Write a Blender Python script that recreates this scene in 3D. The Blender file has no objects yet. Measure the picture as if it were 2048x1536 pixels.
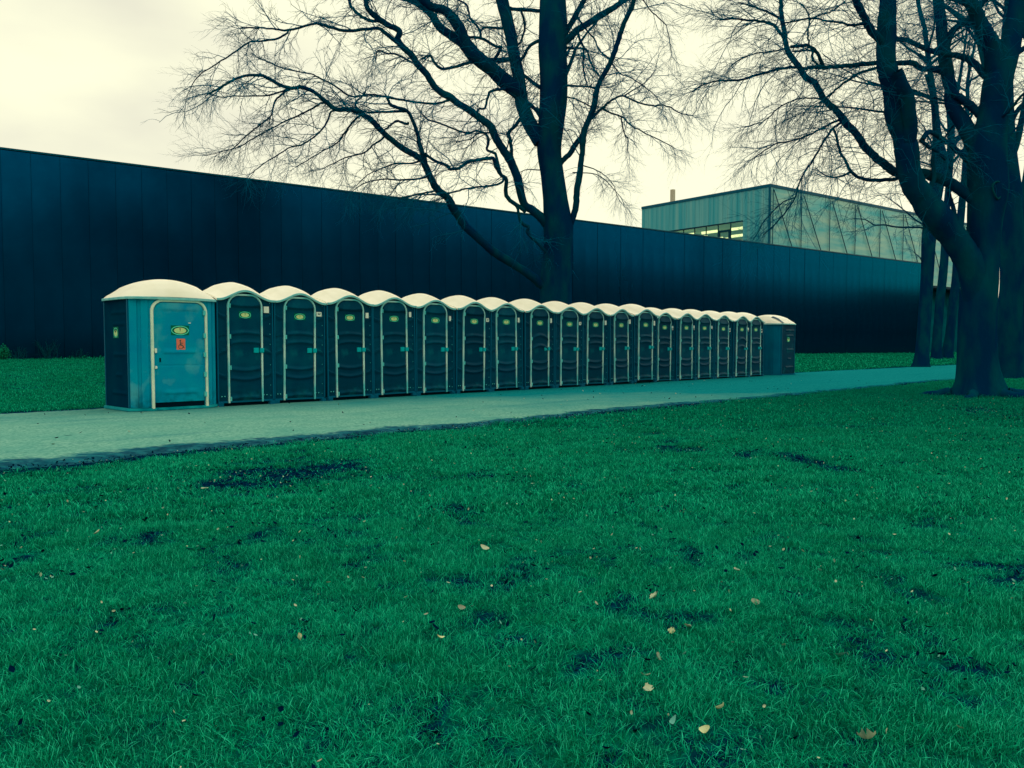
import bpy, bmesh, math, random
import numpy as np
from mathutils import Vector, Matrix
rng = np.random.default_rng(7)
random.seed(7)
C = bpy.context.scene.collection
scene = bpy.context.scene

# ------------------------------------------------------------------ camera, sky, sun
F = 1650.0                      # focal length in pixels of the 2048 px wide frame
CAMZ = 1.18
PITCH = math.atan(78 / F)
cam_d = bpy.data.cameras.new('camera')
cam_d.sensor_width = 36.0
cam_d.lens = F / 2048 * 36.0
cam_d.clip_start = 0.05
cam_d.clip_end = 2000
cam = bpy.data.objects.new('camera', cam_d)
cam.location = (0, 0, CAMZ)
cam.rotation_euler = (math.pi / 2 - PITCH, 0, 0)
C.objects.link(cam)
scene.camera = cam

SUN_EL, SUN_AZ = math.radians(42), math.radians(35)     # azimuth from +Y towards +X
world = bpy.data.worlds.new('World')
scene.world = world
world.use_nodes = True
wn, wl = world.node_tree.nodes, world.node_tree.links
wn.clear()
w_out = wn.new('ShaderNodeOutputWorld')
w_bg = wn.new('ShaderNodeBackground')
w_bg.inputs['Strength'].default_value = 0.1
w_sky = wn.new('ShaderNodeTexSky')
w_sky.sky_type = 'NISHITA'
w_sky.sun_disc = False
w_sky.sun_elevation = SUN_EL
w_sky.sun_rotation = SUN_AZ
w_tc = wn.new('ShaderNodeTexCoord')
w_map = wn.new('ShaderNodeMapping')
w_map.inputs['Scale'].default_value = (1.0, 1.0, 2.4)
w_map.inputs['Location'].default_value = (0.35, 0.1, 0.25)
w_noise = wn.new('ShaderNodeTexNoise')
w_noise.inputs['Scale'].default_value = 3.1
w_noise.inputs['Detail'].default_value = 5
w_noise.inputs['Roughness'].default_value = 0.45
w_ramp = wn.new('ShaderNodeValToRGB')
w_ramp.color_ramp.elements[0].position = 0.43
w_ramp.color_ramp.elements[0].color = (8.5, 8.3, 6.6, 1)
w_ramp.color_ramp.elements[1].position = 0.66
w_ramp.color_ramp.elements[1].color = (10.7, 10.6, 7.7, 1)
w_mix = wn.new('ShaderNodeMix')
w_mix.data_type = 'RGBA'
w_mix.inputs['Factor'].default_value = 0.97
wl.new(w_tc.outputs['Generated'], w_map.inputs['Vector'])
wl.new(w_map.outputs['Vector'], w_noise.inputs['Vector'])
w_sep = wn.new('ShaderNodeSeparateXYZ')            # the cloud thins towards the side of the sun
wl.new(w_tc.outputs['Generated'], w_sep.inputs['Vector'])
w_thin = wn.new('ShaderNodeMapRange')
w_thin.inputs['From Min'].default_value, w_thin.inputs['From Max'].default_value = -0.40, 0.05
w_thin.inputs['To Min'].default_value, w_thin.inputs['To Max'].default_value = 0.0, 0.30
wl.new(w_sep.outputs['X'], w_thin.inputs['Value'])
w_add = wn.new('ShaderNodeMath')
w_add.operation = 'ADD'
wl.new(w_noise.outputs['Fac'], w_add.inputs[0])
wl.new(w_thin.outputs['Result'], w_add.inputs[1])
wl.new(w_add.outputs['Value'], w_ramp.inputs['Fac'])
wl.new(w_sky.outputs['Color'], w_mix.inputs['A'])
wl.new(w_ramp.outputs['Color'], w_mix.inputs['B'])
wl.new(w_mix.outputs['Result'], w_bg.inputs['Color'])
wl.new(w_bg.outputs['Background'], w_out.inputs['Surface'])

sun_d = bpy.data.lights.new('sun', 'SUN')
sun_d.energy = 0.7
sun_d.angle = math.radians(40)
sun_d.color = (1.0, 0.97, 0.85)
sun = bpy.data.objects.new('sun', sun_d)
sd = Vector((math.sin(SUN_AZ) * math.cos(SUN_EL), math.cos(SUN_AZ) * math.cos(SUN_EL), math.sin(SUN_EL)))
sun.rotation_euler = (-sd).to_track_quat('-Z', 'Y').to_euler()
sun.location = (0, 0, 60)
C.objects.link(sun)

vs = scene.view_settings
vs.view_transform = 'Standard'
vs.look = 'None'
vs.exposure = 0.0
vs.gamma = 1.0
vs.use_curve_mapping = False
scene.cycles.max_bounces = 8
scene.cycles.transparent_max_bounces = 16

# ------------------------------------------------------------------ helpers
cp, sp = math.cos(PITCH), math.sin(PITCH)
def ray(px, py):
    u, v = (px - 1024) / F, -(py - 768) / F
    return np.array([u, cp + v * sp, -sp + v * cp])
def at(px, py, Y):
    d = ray(px, py)
    return np.array([0, 0, CAMZ]) + d * (Y / d[1])
def on_ground(px, py, z=0.0):
    d = ray(px, py)
    t = (z - CAMZ) / d[2]
    return np.array([0, 0, CAMZ]) + d * t

def mat(name, col, rough=0.6, spec=0.3, tint=(0.0, 0.8, 1.0), metal=0.0, col2=None, nscale=6.0, nmix=(0.4, 0.65),
        bump=0.0, bscale=40.0, detail=5, stretch=None, coord='Object', emit=None, estr=0.0, scuff=None, dirt=None, vary=None):
    m = bpy.data.materials.new(name)
    m.use_nodes = True
    n, l = m.node_tree.nodes, m.node_tree.links
    b = n['Principled BSDF']
    b.inputs['Base Color'].default_value = (*col, 1)
    b.inputs['Roughness'].default_value = rough
    b.inputs['Metallic'].default_value = metal
    b.inputs['Specular IOR Level'].default_value = spec
    b.inputs['Specular Tint'].default_value = (*tint, 1)
    tc = None
    def coords():
        nonlocal tc
        if tc is None:
            t = n.new('ShaderNodeTexCoord') if coord != 'World' else n.new('ShaderNodeNewGeometry')
            out = t.outputs[coord] if coord != 'World' else t.outputs['Position']
            if stretch:
                mp = n.new('ShaderNodeMapping')
                mp.inputs['Scale'].default_value = stretch
                l.new(out, mp.inputs['Vector'])
                out = mp.outputs['Vector']
            tc = out
        return tc
    if col2 is not None:
        tx = n.new('ShaderNodeTexNoise')
        tx.inputs['Scale'].default_value = nscale
        tx.inputs['Detail'].default_value = detail
        l.new(coords(), tx.inputs['Vector'])
        r = n.new('ShaderNodeMapRange')
        r.inputs['From Min'].default_value, r.inputs['From Max'].default_value = nmix
        l.new(tx.outputs['Fac'], r.inputs['Value'])
        mx = n.new('ShaderNodeMix')
        mx.data_type = 'RGBA'
        mx.inputs['A'].default_value = (*col, 1)
        mx.inputs['B'].default_value = (*col2, 1)
        l.new(r.outputs['Result'], mx.inputs['Factor'])
        l.new(mx.outputs['Result'], b.inputs['Base Color'])
        out = mx.outputs['Result']
        def over(fac, c):
            q = n.new('ShaderNodeMix')
            q.data_type = 'RGBA'
            l.new(out, q.inputs['A'])
            q.inputs['B'].default_value = (*c, 1)
            l.new(fac, q.inputs['Factor'])
            return q.outputs['Result']
        def noisefac(sc, a_, b_, top):
            t3 = n.new('ShaderNodeTexNoise')
            t3.inputs['Scale'].default_value = sc
            t3.inputs['Detail'].default_value = 7
            l.new(coords(), t3.inputs['Vector'])
            r3 = n.new('ShaderNodeMapRange')
            r3.inputs['From Min'].default_value, r3.inputs['From Max'].default_value = a_, b_
            r3.inputs['To Max'].default_value = top
            l.new(t3.outputs['Fac'], r3.inputs['Value'])
            return r3.outputs['Result']
        if vary:
            oi = n.new('ShaderNodeObjectInfo')
            out = over(oi.outputs['Random'], vary)
        if scuff:
            out = over(noisefac(scuff[1], 0.58, 0.72, 0.75), scuff[0])
        if dirt:
            sx_ = n.new('ShaderNodeSeparateXYZ')
            l.new(coords(), sx_.inputs['Vector'])
            zr = n.new('ShaderNodeMapRange')
            zr.inputs['From Min'].default_value, zr.inputs['From Max'].default_value = 0.42, 0.06
            l.new(sx_.outputs['Z'], zr.inputs['Value'])
            mu = n.new('ShaderNodeMath')
            mu.operation = 'MULTIPLY'
            l.new(zr.outputs['Result'], mu.inputs[0])
            l.new(noisefac(7.0, 0.40, 0.62, 0.9), mu.inputs[1])
            out = over(mu.outputs[0], dirt)
        l.new(out, b.inputs['Base Color'])
    if bump:
        t2 = n.new('ShaderNodeTexNoise')
        t2.inputs['Scale'].default_value = bscale
        t2.inputs['Detail'].default_value = 6
        l.new(coords(), t2.inputs['Vector'])
        bp = n.new('ShaderNodeBump')
        bp.inputs['Strength'].default_value = bump
        bp.inputs['Distance'].default_value = 0.02
        l.new(t2.outputs['Fac'], bp.inputs['Height'])
        l.new(bp.outputs['Normal'], b.inputs['Normal'])
    if emit:
        b.inputs['Emission Color'].default_value = (*emit, 1)
        b.inputs['Emission Strength'].default_value = estr
    return m

class MB:
    def __init__(s):
        s.v, s.f, s.m, s.n = [], [], [], 0
    def add(s, verts, faces, mi=0):
        verts = np.asarray(verts, float).reshape(-1, 3)
        s.v.append(verts)
        for f in faces:
            s.f.append(tuple(i + s.n for i in f))
            s.m.append(mi)
        s.n += len(verts)
        return s
    def box(s, x0, x1, y0, y1, z0, z1, mi=0):
        v = [(x0, y0, z0), (x1, y0, z0), (x1, y1, z0), (x0, y1, z0), (x0, y0, z1), (x1, y0, z1), (x1, y1, z1), (x0, y1, z1)]
        return s.add(v, [(0, 3, 2, 1), (4, 5, 6, 7), (0, 1, 5, 4), (1, 2, 6, 5), (2, 3, 7, 6), (3, 0, 4, 7)], mi)
    def hex(s, p, mi=0):
        return s.add(p, [(0, 3, 2, 1), (4, 5, 6, 7), (0, 1, 5, 4), (1, 2, 6, 5), (2, 3, 7, 6), (3, 0, 4, 7)], mi)
    def prism(s, poly, z0, z1, mi=0):
        n = len(poly)
        v = [(x, y, z0) for x, y in poly] + [(x, y, z1) for x, y in poly]
        f = [tuple(range(n))[::-1], tuple(range(n, 2 * n))] + [(i, (i + 1) % n, n + (i + 1) % n, n + i) for i in range(n)]
        return s.add(v, f, mi)
    def grid(s, P, mi=0, flip=False):          # P (a,b,3)
        a, b = P.shape[:2]
        f = []
        for i in range(a - 1):
            for j in range(b - 1):
                q = (i * b + j, (i + 1) * b + j, (i + 1) * b + j + 1, i * b + j + 1)
                f.append(q[::-1] if flip else q)
        return s.add(P.reshape(-1, 3), f, mi)
    def build(s, name, mats, parent=None, smooth=False, bevel=0.0):
        me = bpy.data.meshes.new(name)
        me.from_pydata(np.concatenate(s.v).tolist(), [], s.f)
        return link(name, me, mats, parent, smooth, s.m, bevel)

def link(name, me, mats, parent=None, smooth=False, mi=None, bevel=0.0):
    for m in (mats if isinstance(mats, (list, tuple)) else [mats]):
        me.materials.append(m)
    if mi is not None and any(mi):
        me.polygons.foreach_set('material_index', mi)
    if smooth:
        me.polygons.foreach_set('use_smooth', [True] * len(me.polygons))
    if bevel:
        bm = bmesh.new()
        bm.from_mesh(me)
        bmesh.ops.remove_doubles(bm, verts=bm.verts, dist=1e-5)
        bmesh.ops.bevel(bm, geom=list(bm.edges), offset=bevel, segments=2, affect='EDGES', clamp_overlap=True)
        bm.to_mesh(me)
        bm.free()
    o = bpy.data.objects.new(name, me)
    C.objects.link(o)
    if parent:
        o.parent = parent
    return o

def fast_mesh(name, V, Fc, size):
    """V (n,3), Fc (m,size) -> mesh"""
    me = bpy.data.meshes.new(name)
    me.vertices.add(len(V))
    me.vertices.foreach_set('co', np.asarray(V, np.float32).ravel())
    me.loops.add(Fc.size)
    me.loops.foreach_set('vertex_index', np.asarray(Fc, np.int32).ravel())
    me.polygons.add(len(Fc))
    me.polygons.foreach_set('loop_start', np.arange(0, Fc.size, size, dtype=np.int32))
    me.update(calc_edges=True)
    return me

def empty(name, loc, rz=0.0):
    o = bpy.data.objects.new(name, None)
    o.empty_display_size = 0.3
    o.location = loc
    o.rotation_euler = (0, 0, rz)
    C.objects.link(o)
    return o
def tag(o, label, cat, group=None):
    o['label'] = label
    o['category'] = cat
    if group:
        o['group'] = group
    return o
def kind(o, k):
    o['kind'] = k
    return o
def copy_tree(o, parent=None):
    c = o.copy()
    C.objects.link(c)
    if parent:
        c.parent = parent
    for ch in list(o.children):
        copy_tree(ch, c)
    return c

def smoothstep(a, b, x):
    t = np.clip((x - a) / (b - a), 0, 1)
    return t * t * (3 - 2 * t)
def vnoise(x, y, seed=0):
    """cheap smooth 2-D value noise, 0..1"""
    x, y = np.asarray(x, float), np.asarray(y, float)
    xi, yi = np.floor(x), np.floor(y)
    fx, fy = x - xi, y - yi
    fx, fy = fx * fx * (3 - 2 * fx), fy * fy * (3 - 2 * fy)
    def h(a, b):
        t = np.sin(a * 127.1 + b * 311.7 + seed * 74.7) * 43758.5453
        return t - np.floor(t)
    return (h(xi, yi) * (1 - fx) + h(xi + 1, yi) * fx) * (1 - fy) + (h(xi, yi + 1) * (1 - fx) + h(xi + 1, yi + 1) * fx) * fy
def fbm(x, y, seed=0):
    return 0.5 * vnoise(x, y, seed) + 0.3 * vnoise(x * 2.1, y * 2.1, seed + 3) + 0.2 * vnoise(x * 4.3, y * 4.3, seed + 7)

# ------------------------------------------------------------------ layout
ROW_A = math.atan((2650 - 1024) / F)                       # direction of the toilet row, from +Y to +X
ra, rb = math.sin(ROW_A), math.cos(ROW_A)
ROW_P = on_ground(434, 816)[:2]
ROW_RZ = math.atan2(rb, ra)
def row_pt(a, d, z=0.0):                                   # a along the row, d away from the camera
    return np.array([ROW_P[0] + ra * a - rb * d, ROW_P[1] + rb * a + ra * d, z])
def row_co(x, y):
    dx, dy = x - ROW_P[0], y - ROW_P[1]
    return dx * ra + dy * rb, -dx * rb + dy * ra
HALL_A = math.radians(52.2)
ha, hb = math.sin(HALL_A), math.cos(HALL_A)
HALL_P = at(0, 690, 31.4)[:2]
HALL_RZ = math.atan2(hb, ha)
def hall_co(x, y):
    dx, dy = x - HALL_P[0], y - HALL_P[1]
    return dx * ha + dy * hb, dx * hb - dy * ha            # t along, e towards the camera
def gz(x, y):
    t, e = hall_co(np.asarray(x, float), np.asarray(y, float))
    rise = 0.6 - 0.24 * smoothstep(5, 70, t)
    a, d = row_co(np.asarray(x, float), np.asarray(y, float))
    far = smoothstep(2.2, 14.0, d)
    h = rise * np.maximum(smoothstep(16.5, 3.0, e) * smoothstep(1.6, 3.5, d), 0 * far)
    return h
PATH_N, PATH_F = -5.75, 1.42                               # near and far edge of the path in d

# ------------------------------------------------------------------ materials
M = {}
M['unit'] = mat('dark_teal_plastic', (0.0, 0.050, 0.110), 0.40, 0.05, col2=(0.0, 0.078, 0.140), nscale=3.0, bump=0.05, bscale=90, scuff=((0.002, 0.14, 0.19), 2.6), dirt=(0.0, 0.028, 0.05), vary=(0.0, 0.040, 0.088))
M['unit_dark'] = mat('black_plastic', (0.0, 0.005, 0.018), 0.6, 0.15)
M['blue'] = mat('blue_plastic', (0.0, 0.33, 0.50), 0.45, 0.1, col2=(0.0, 0.27, 0.48), nscale=2.2, bump=0.05, bscale=60, scuff=((0.10, 0.45, 0.53), 1.7), dirt=(0.0, 0.13, 0.20))
M['blue_shaded'] = mat('shaded_blue_plastic', (0.0, 0.15, 0.27), 0.5, 0.0, col2=(0.0, 0.12, 0.24), nscale=2.2)  # darker copy of the blue: the far unit's shade painted into its colour
M['side'] = mat('black_blue_plastic', (0.0, 0.030, 0.075), 0.5, 0.0, col2=(0.0, 0.040, 0.085), nscale=2.0)
M['roof'] = mat('cream_translucent_plastic', (0.95, 0.92, 0.82), 0.5, 0.2, tint=(1, 1, 0.9), col2=(0.88, 0.85, 0.73), nscale=2.5, bump=0.04, bscale=30)
M['rim'] = mat('pale_teal_rim', (0.26, 0.64, 0.66), 0.5, 0.3, tint=(1, 1, 1), col2=(0.14, 0.54, 0.60), nscale=8)
M['frame'] = mat('pale_frame_plastic', (0.68, 0.93, 0.86), 0.45, 0.2, tint=(1, 1, 1), col2=(0.10, 0.60, 0.66), nscale=1.6, nmix=(0.38, 0.60))
M['cream_frame'] = mat('cream_frame_plastic', (0.86, 0.93, 0.76), 0.5, 0.3, tint=(1, 1, 1), col2=(0.5, 0.78, 0.66), nscale=3)
M['hardware'] = mat('teal_hardware', (0.0, 0.42, 0.50), 0.45, 0.3)
M['hinge'] = mat('pale_hinge', (0.10, 0.60, 0.62), 0.45, 0.3)
M['strip'] = mat('corner_strip', (0.0, 0.11, 0.22), 0.4, 0.4)
M['lip'] = mat('base_lip_plastic', (0.01, 0.38, 0.44), 0.5, 0.1, col2=(0.0, 0.24, 0.32), nscale=5)
M['tag'] = mat('white_tag', (0.86, 0.90, 0.82), 0.6, 0.2, tint=(1, 1, 1))
M['ink'] = mat('dark_print', (0.05, 0.10, 0.10), 0.7, 0.1)
M['logo_g'] = mat('logo_green', (0.0, 0.15, 0.085), 0.5, 0.1)
M['logo_r'] = mat('logo_ring', (0.12, 0.85, 0.60), 0.5, 0.2)
M['logo_y'] = mat('logo_yellow', (0.74, 0.78, 0.34), 0.5, 0.2, col2=(0.46, 0.82, 0.38), nscale=14)
M['orange'] = mat('orange_sticker', (0.86, 0.20, 0.13), 0.5, 0.2, tint=(1, 1, 1))
M['panel'] = mat('dark_metal_cladding', (0.0, 0.046, 0.128), 0.17, 0.0, tint=(0.0, 1.0, 1.0), metal=0.74, col2=(0.0, 0.058, 0.155), nscale=0.7, detail=3)
M['coping'] = mat('dark_coping', (0.0, 0.06, 0.12), 0.4, 0.4)
M['joint'] = mat('dark_joint', (0.0, 0.004, 0.02), 0.8, 0.1)  # near-black core and plinth showing between the panels
M['board'] = mat('weathered_boards', (0.05, 0.36, 0.45), 0.7, 0.1, col2=(0.17, 0.46, 0.50), nscale=1.0, stretch=(2.2, 2.2, 0.06), nmix=(0.38, 0.66))
M['trim'] = mat('dark_trim', (0.0, 0.08, 0.16), 0.5, 0.3)
M['gpanel'] = mat('cloudy_glass_cladding', (0.05, 0.48, 0.56), 0.30, 0.3, tint=(0.5, 1, 0.9), col2=(0.36, 0.62, 0.56), nscale=0.55, stretch=(0.35, 0.35, 2.6), nmix=(0.35, 0.62))
M['rod'] = mat('dark_rod', (0.0, 0.06, 0.12), 0.5, 0.3)
M['soffit'] = mat('soffit', (0.0, 0.02, 0.05), 0.7, 0.2)
M['ground_floor'] = mat('teal_render', (0.0, 0.14, 0.19), 0.6, 0.0, col2=(0.0, 0.08, 0.13), nscale=0.8)
M['inside'] = mat('room_walls', (0.30, 0.40, 0.24), 0.8, 0.1)
M['lamp'] = mat('fluorescent_lamp', (0.9, 0.9, 0.7), 0.5, 0.1, emit=(1.0, 0.92, 0.52), estr=1.7)
M['winframe'] = mat('window_frame', (0.0, 0.02, 0.05), 0.5, 0.3)
M['pipe'] = mat('pale_pipe', (0.55, 0.48, 0.36), 0.6, 0.2, tint=(1, 1, 1))
M['bark'] = mat('beech_bark', (0.0, 0.027, 0.092), 0.8, 0.0, col2=(0.0, 0.060, 0.098), nscale=2.2, bump=0.6, bscale=16, stretch=(1, 1, 0.45), coord='World')
M['bark_base'] = M['bark']
M['twig'] = mat('twig_bark', (0.0, 0.14, 0.27), 0.8, 0.0)
M['scar'] = mat('knot_bark', (0.0, 0.06, 0.09), 0.8, 0.1)
g = bpy.data.materials.new('window_glass')
g.use_nodes = True
gn, gl = g.node_tree.nodes, g.node_tree.links
gn.clear()
go = gn.new('ShaderNodeOutputMaterial')
gt = gn.new('ShaderNodeBsdfTransparent')
gt.inputs['Color'].default_value = (0.86, 0.93, 0.80, 1)
gg = gn.new('ShaderNodeBsdfGlossy')
gg.inputs['Roughness'].default_value = 0.05
gg.inputs['Color'].default_value = (0.3, 0.8, 0.8, 1)
gm = gn.new('ShaderNodeMixShader')
gm.inputs['Fac'].default_value = 0.12
gl.new(gt.outputs[0], gm.inputs[1])
gl.new(gg.outputs[0], gm.inputs[2])
gl.new(gm.outputs[0], go.inputs['Surface'])
M['glass'] = g

# ground and path materials (use the float attribute 'mud' / 'edge')
def ground_mat():
    m = mat('lawn_soil', (0.0, 0.075, 0.045), 0.9, 0.0, coord='World')
    n, l = m.node_tree.nodes, m.node_tree.links
    b = n['Principled BSDF']
    geo = n.new('ShaderNodeNewGeometry')
    def noise(scale, detail=5):
        t = n.new('ShaderNodeTexNoise')
        t.inputs['Scale'].default_value = scale
        t.inputs['Detail'].default_value = detail
        l.new(geo.outputs['Position'], t.inputs['Vector'])
        return t.outputs['Fac']
    def rng_(v, a, b_):
        r = n.new('ShaderNodeMapRange')
        r.inputs['From Min'].default_value, r.inputs['From Max'].default_value = a, b_
        l.new(v, r.inputs['Value'])
        return r.outputs['Result']
    def mix(fac, a, b_):
        x = n.new('ShaderNodeMix')
        x.data_type = 'RGBA'
        for k, c in (('A', a), ('B', b_)):
            if isinstance(c, tuple):
                x.inputs[k].default_value = (*c, 1)
            else:
                l.new(c, x.inputs[k])
        l.new(fac, x.inputs['Factor'])
        return x.outputs['Result']
    c = mix(rng_(noise(0.7), 0.35, 0.65), (0.0, 0.12, 0.095), (0.0, 0.19, 0.12))
    c = mix(rng_(noise(9.0), 0.38, 0.58), c, (0.0, 0.035, 0.05))
    at_ = n.new('ShaderNodeAttribute')
    at_.attribute_name = 'mud'
    sub = n.new('ShaderNodeMath')
    sub.operation = 'ADD'
    l.new(at_.outputs['Fac'], sub.inputs[0])
    l.new(noise(8.0, 8), sub.inputs[1])
    mudc = mix(rng_(noise(25.0), 0.4, 0.65), (0.0, 0.008, 0.034), (0.0, 0.034, 0.085))
    c = mix(rng_(sub.outputs[0], 0.72, 1.05), c, mudc)
    l.new(c, b.inputs['Base Color'])
    bp = n.new('ShaderNodeBump')
    bp.inputs['Strength'].default_value = 0.8
    bp.inputs['Distance'].default_value = 0.05
    l.new(noise(30.0, 8), bp.inputs['Height'])
    l.new(bp.outputs['Normal'], b.inputs['Normal'])
    return m
def path_mat():
    m = mat('path_asphalt', (0.1, 0.2, 0.2), 0.75, 0.0, coord='World')
    n, l = m.node_tree.nodes, m.node_tree.links
    b = n['Principled BSDF']
    geo = n.new('ShaderNodeNewGeometry')
    def noise(scale, detail=5, vec=None):
        t = n.new('ShaderNodeTexNoise')
        t.inputs['Scale'].default_value = scale
        t.inputs['Detail'].default_value = detail
        l.new(vec or geo.outputs['Position'], t.inputs['Vector'])
        return t.outputs['Fac']
    def rng_(v, a, b_):
        r = n.new('ShaderNodeMapRange')
        r.inputs['From Min'].default_value, r.inputs['From Max'].default_value = a, b_
        l.new(v, r.inputs['Value'])
        return r.outputs['Result']
    def math_(op, a, b_):
        x = n.new('ShaderNodeMath')
        x.operation = op
        for i, c in enumerate((a, b_)):
            if isinstance(c, (int, float)):
                x.inputs[i].default_value = c
            else:
                l.new(c, x.inputs[i])
        return x.outputs[0]
    def mix(fac, a, b_):
        x = n.new('ShaderNodeMix')
        x.data_type = 'RGBA'
        for k, c in (('A', a), ('B', b_)):
            if isinstance(c, tuple):
                x.inputs[k].default_value = (*c, 1)
            else:
                l.new(c, x.inputs[k])
        l.new(fac, x.inputs['Factor'])
        return x.outputs['Result']
    def attr(nm):
        a = n.new('ShaderNodeAttribute')
        a.attribute_name = nm
        return a.outputs['Fac']
    dry = mix(rng_(noise(28.0, 8), 0.38, 0.62), (0.085, 0.29, 0.255), (0.20, 0.44, 0.375))  # pale asphalt tone outside the painted shade
    dry = mix(math_('MULTIPLY', rng_(noise(1.2, 5), 0.45, 0.7), 0.5), dry, (0.07, 0.30, 0.27))
    path_shade = mix(rng_(noise(24.0, 8), 0.38, 0.62), (0.0, 0.165, 0.205), (0.01, 0.25, 0.28))  # darker, bluer asphalt tone with the shade painted in
    c = mix(rng_(math_('ADD', attr('path_shade'), math_('MULTIPLY', noise(0.5, 3), 0.5)), 0.35, 0.85), dry, path_shade)
    # tyre streaks along the path, small dark spots
    mp = n.new('ShaderNodeMapping')
    mp.inputs['Rotation'].default_value = (0, 0, -ROW_RZ)
    l.new(geo.outputs['Position'], mp.inputs['Vector'])
    mp2 = n.new('ShaderNodeMapping')
    mp2.inputs['Scale'].default_value = (0.12, 1.6, 1.0)
    l.new(mp.outputs['Vector'], mp2.inputs['Vector'])
    c = mix(math_('MULTIPLY', rng_(noise(1.5, 4, mp2.outputs['Vector']), 0.56, 0.72), 0.45), c, (0.0, 0.15, 0.20))
    c = mix(math_('MULTIPLY', rng_(noise(5.0, 3), 0.70, 0.76), 0.7), c, (0.01, 0.09, 0.10))
    e = math_('ADD', attr('edge'), math_('MULTIPLY', math_('SUBTRACT', noise(2.2, 8), 0.5), 1.0))
    e = math_('ADD', e, math_('MULTIPLY', math_('SUBTRACT', noise(11.0, 6), 0.5), 0.75))
    wet = mix(rng_(noise(7.0, 5), 0.4, 0.6), (0.0, 0.05, 0.11), (0.006, 0.13, 0.19))
    c = mix(math_('MULTIPLY', rng_(e, 0.46, 0.74), 0.92), c, wet)
    c = mix(math_('MULTIPLY', rng_(e, 0.80, 1.25), 0.85), c, (0.0, 0.012, 0.04))
    l.new(c, b.inputs['Base Color'])
    bp = n.new('ShaderNodeBump')
    bp.inputs['Strength'].default_value = 0.35
    bp.inputs['Distance'].default_value = 0.02
    l.new(noise(70.0, 6), bp.inputs['Height'])
    l.new(bp.outputs['Normal'], b.inputs['Normal'])
    return m
M['ground'] = ground_mat()
M['path'] = path_mat()

# ------------------------------------------------------------------ ground, path
MUD = []          # (x, y, radius along x, radius along y, strength)
for px, py, rx, ry, s in [(590, 945, 150, 26, 0.95), (450, 965, 90, 14, 0.7), (660, 938, 40, 18, 0.6), (1345, 897, 75, 9, 0.62), (1480, 908, 30, 8, 0.6), (1640, 930, 52, 16, 0.66),
                          (1580, 912, 36, 8, 0.5), (640, 1080, 55, 16, 0.5), (545, 1062, 30, 9, 0.5), (905, 1020, 50, 12, 0.48), (1380, 1110, 40, 20, 0.5),
                          (1570, 975, 18, 9, 0.6), (940, 1215, 30, 13, 0.55), (1735, 1480, 34, 18, 0.8), (570, 1460, 40, 26, 0.75), (40, 1410, 34, 20, 0.6), (765, 1445, 22, 16, 0.7),
                          (1080, 1130, 60, 14, 0.4), (1200, 1120, 45, 12, 0.45), (850, 1270, 40, 16, 0.4), (1270, 1460, 40, 24, 0.5), (370, 1375, 30, 10, 0.6), (480, 1205, 16, 12, 0.5),
                          (110, 1150, 50, 12, 0.4), (1400, 880, 70, 10, 0.35), (1700, 1120, 60, 22, 0.3), (1850, 800, 90, 14, 0.3), (1960, 820, 110, 14, 0.45)]:
    c0 = on_ground(px, py)
    c1, c2 = on_ground(px + rx, py), on_ground(px, py - ry)
    MUD.append((c0[0], c0[1], abs(c1[0] - c0[0]), abs(c2[1] - c0[1]), s))
def mud_at(x, y):
    x, y = np.asarray(x, float), np.asarray(y, float)
    m = np.zeros_like(x)
    n = 0.55 * fbm(x * 3.0, y * 3.0, 5) + 0.45 * fbm(x * 9.0, y * 9.0, 6)
    for cx, cy, rx, ry, s in MUD:
        d = np.sqrt(((x - cx) / rx) ** 2 + ((y - cy) / ry) ** 2)
        m = np.maximum(m, min(1.0, s * 1.25) * smoothstep(1.6, 0.1, d + (n - 0.5) * 3.6))
    a, d = row_co(x, y)
    w = 0.18 + 0.5 * fbm(a * 0.6, a * 0 + 3.3, 2) * np.exp(-np.clip(a + 6, 0, 99) / 14)
    m = np.maximum(m, 0.95 * smoothstep(PATH_N - 0.15 - 1.5 * w, PATH_N - 0.1 - 0.3 * w, d + (n - 0.5) * 0.6) * (d < 0))
    m = np.maximum(m, 0.7 * smoothstep(PATH_F + 0.55, PATH_F + 0.1, d + (n - 0.5) * 0.5) * (d > 0))
    thin = np.maximum(0.55 * smoothstep(0.41, 0.30, fbm(x * 3.7, y * 3.7, 51)), 0.75 * smoothstep(0.37, 0.27, fbm(x * 7.5, y * 7.5, 52)))
    m = np.maximum(m, thin * ((d < PATH_N) | (d > PATH_F)))
    return np.clip(m, 0, 1)

def axis(core0, core1, step, lo, hi):
    v = list(np.arange(core0, core1, step))
    s, x = step, core1
    while x < hi:
        v.append(x); s *= 1.12; x += s
    v.append(hi)
    s, x = step, core0 - step
    while x > lo:
        v.insert(0, x); s *= 1.12; x -= s
    v.insert(0, lo)
    return np.array(v)
gx = axis(-13, 13, 0.13, -500, 600)
gy = axis(1.5, 22, 0.13, -300, 900)
X, Y = np.meshgrid(gx, gy, indexing='ij')
a_, d_ = row_co(X, Y)
lump = (fbm(X * 1.1, Y * 1.1, 1) - 0.5) * 0.05 + (fbm(X * 5, Y * 5, 4) - 0.5) * 0.025
onpath = smoothstep(PATH_N - 0.5, PATH_N, d_) * smoothstep(PATH_F + 0.5, PATH_F, d_)
Z = gz(X, Y) + lump * (1 - onpath) * smoothstep(40, 20, np.hypot(X, Y)) - 0.02 * onpath
V = np.stack([X, Y, Z], -1).reshape(-1, 3)
na, nb = X.shape
ii = (np.arange(na - 1)[:, None] * nb + np.arange(nb - 1)[None]).ravel()
Fq = np.stack([ii, ii + nb, ii + nb + 1, ii + 1], -1)
me = fast_mesh('ground', V, Fq, 4)
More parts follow.
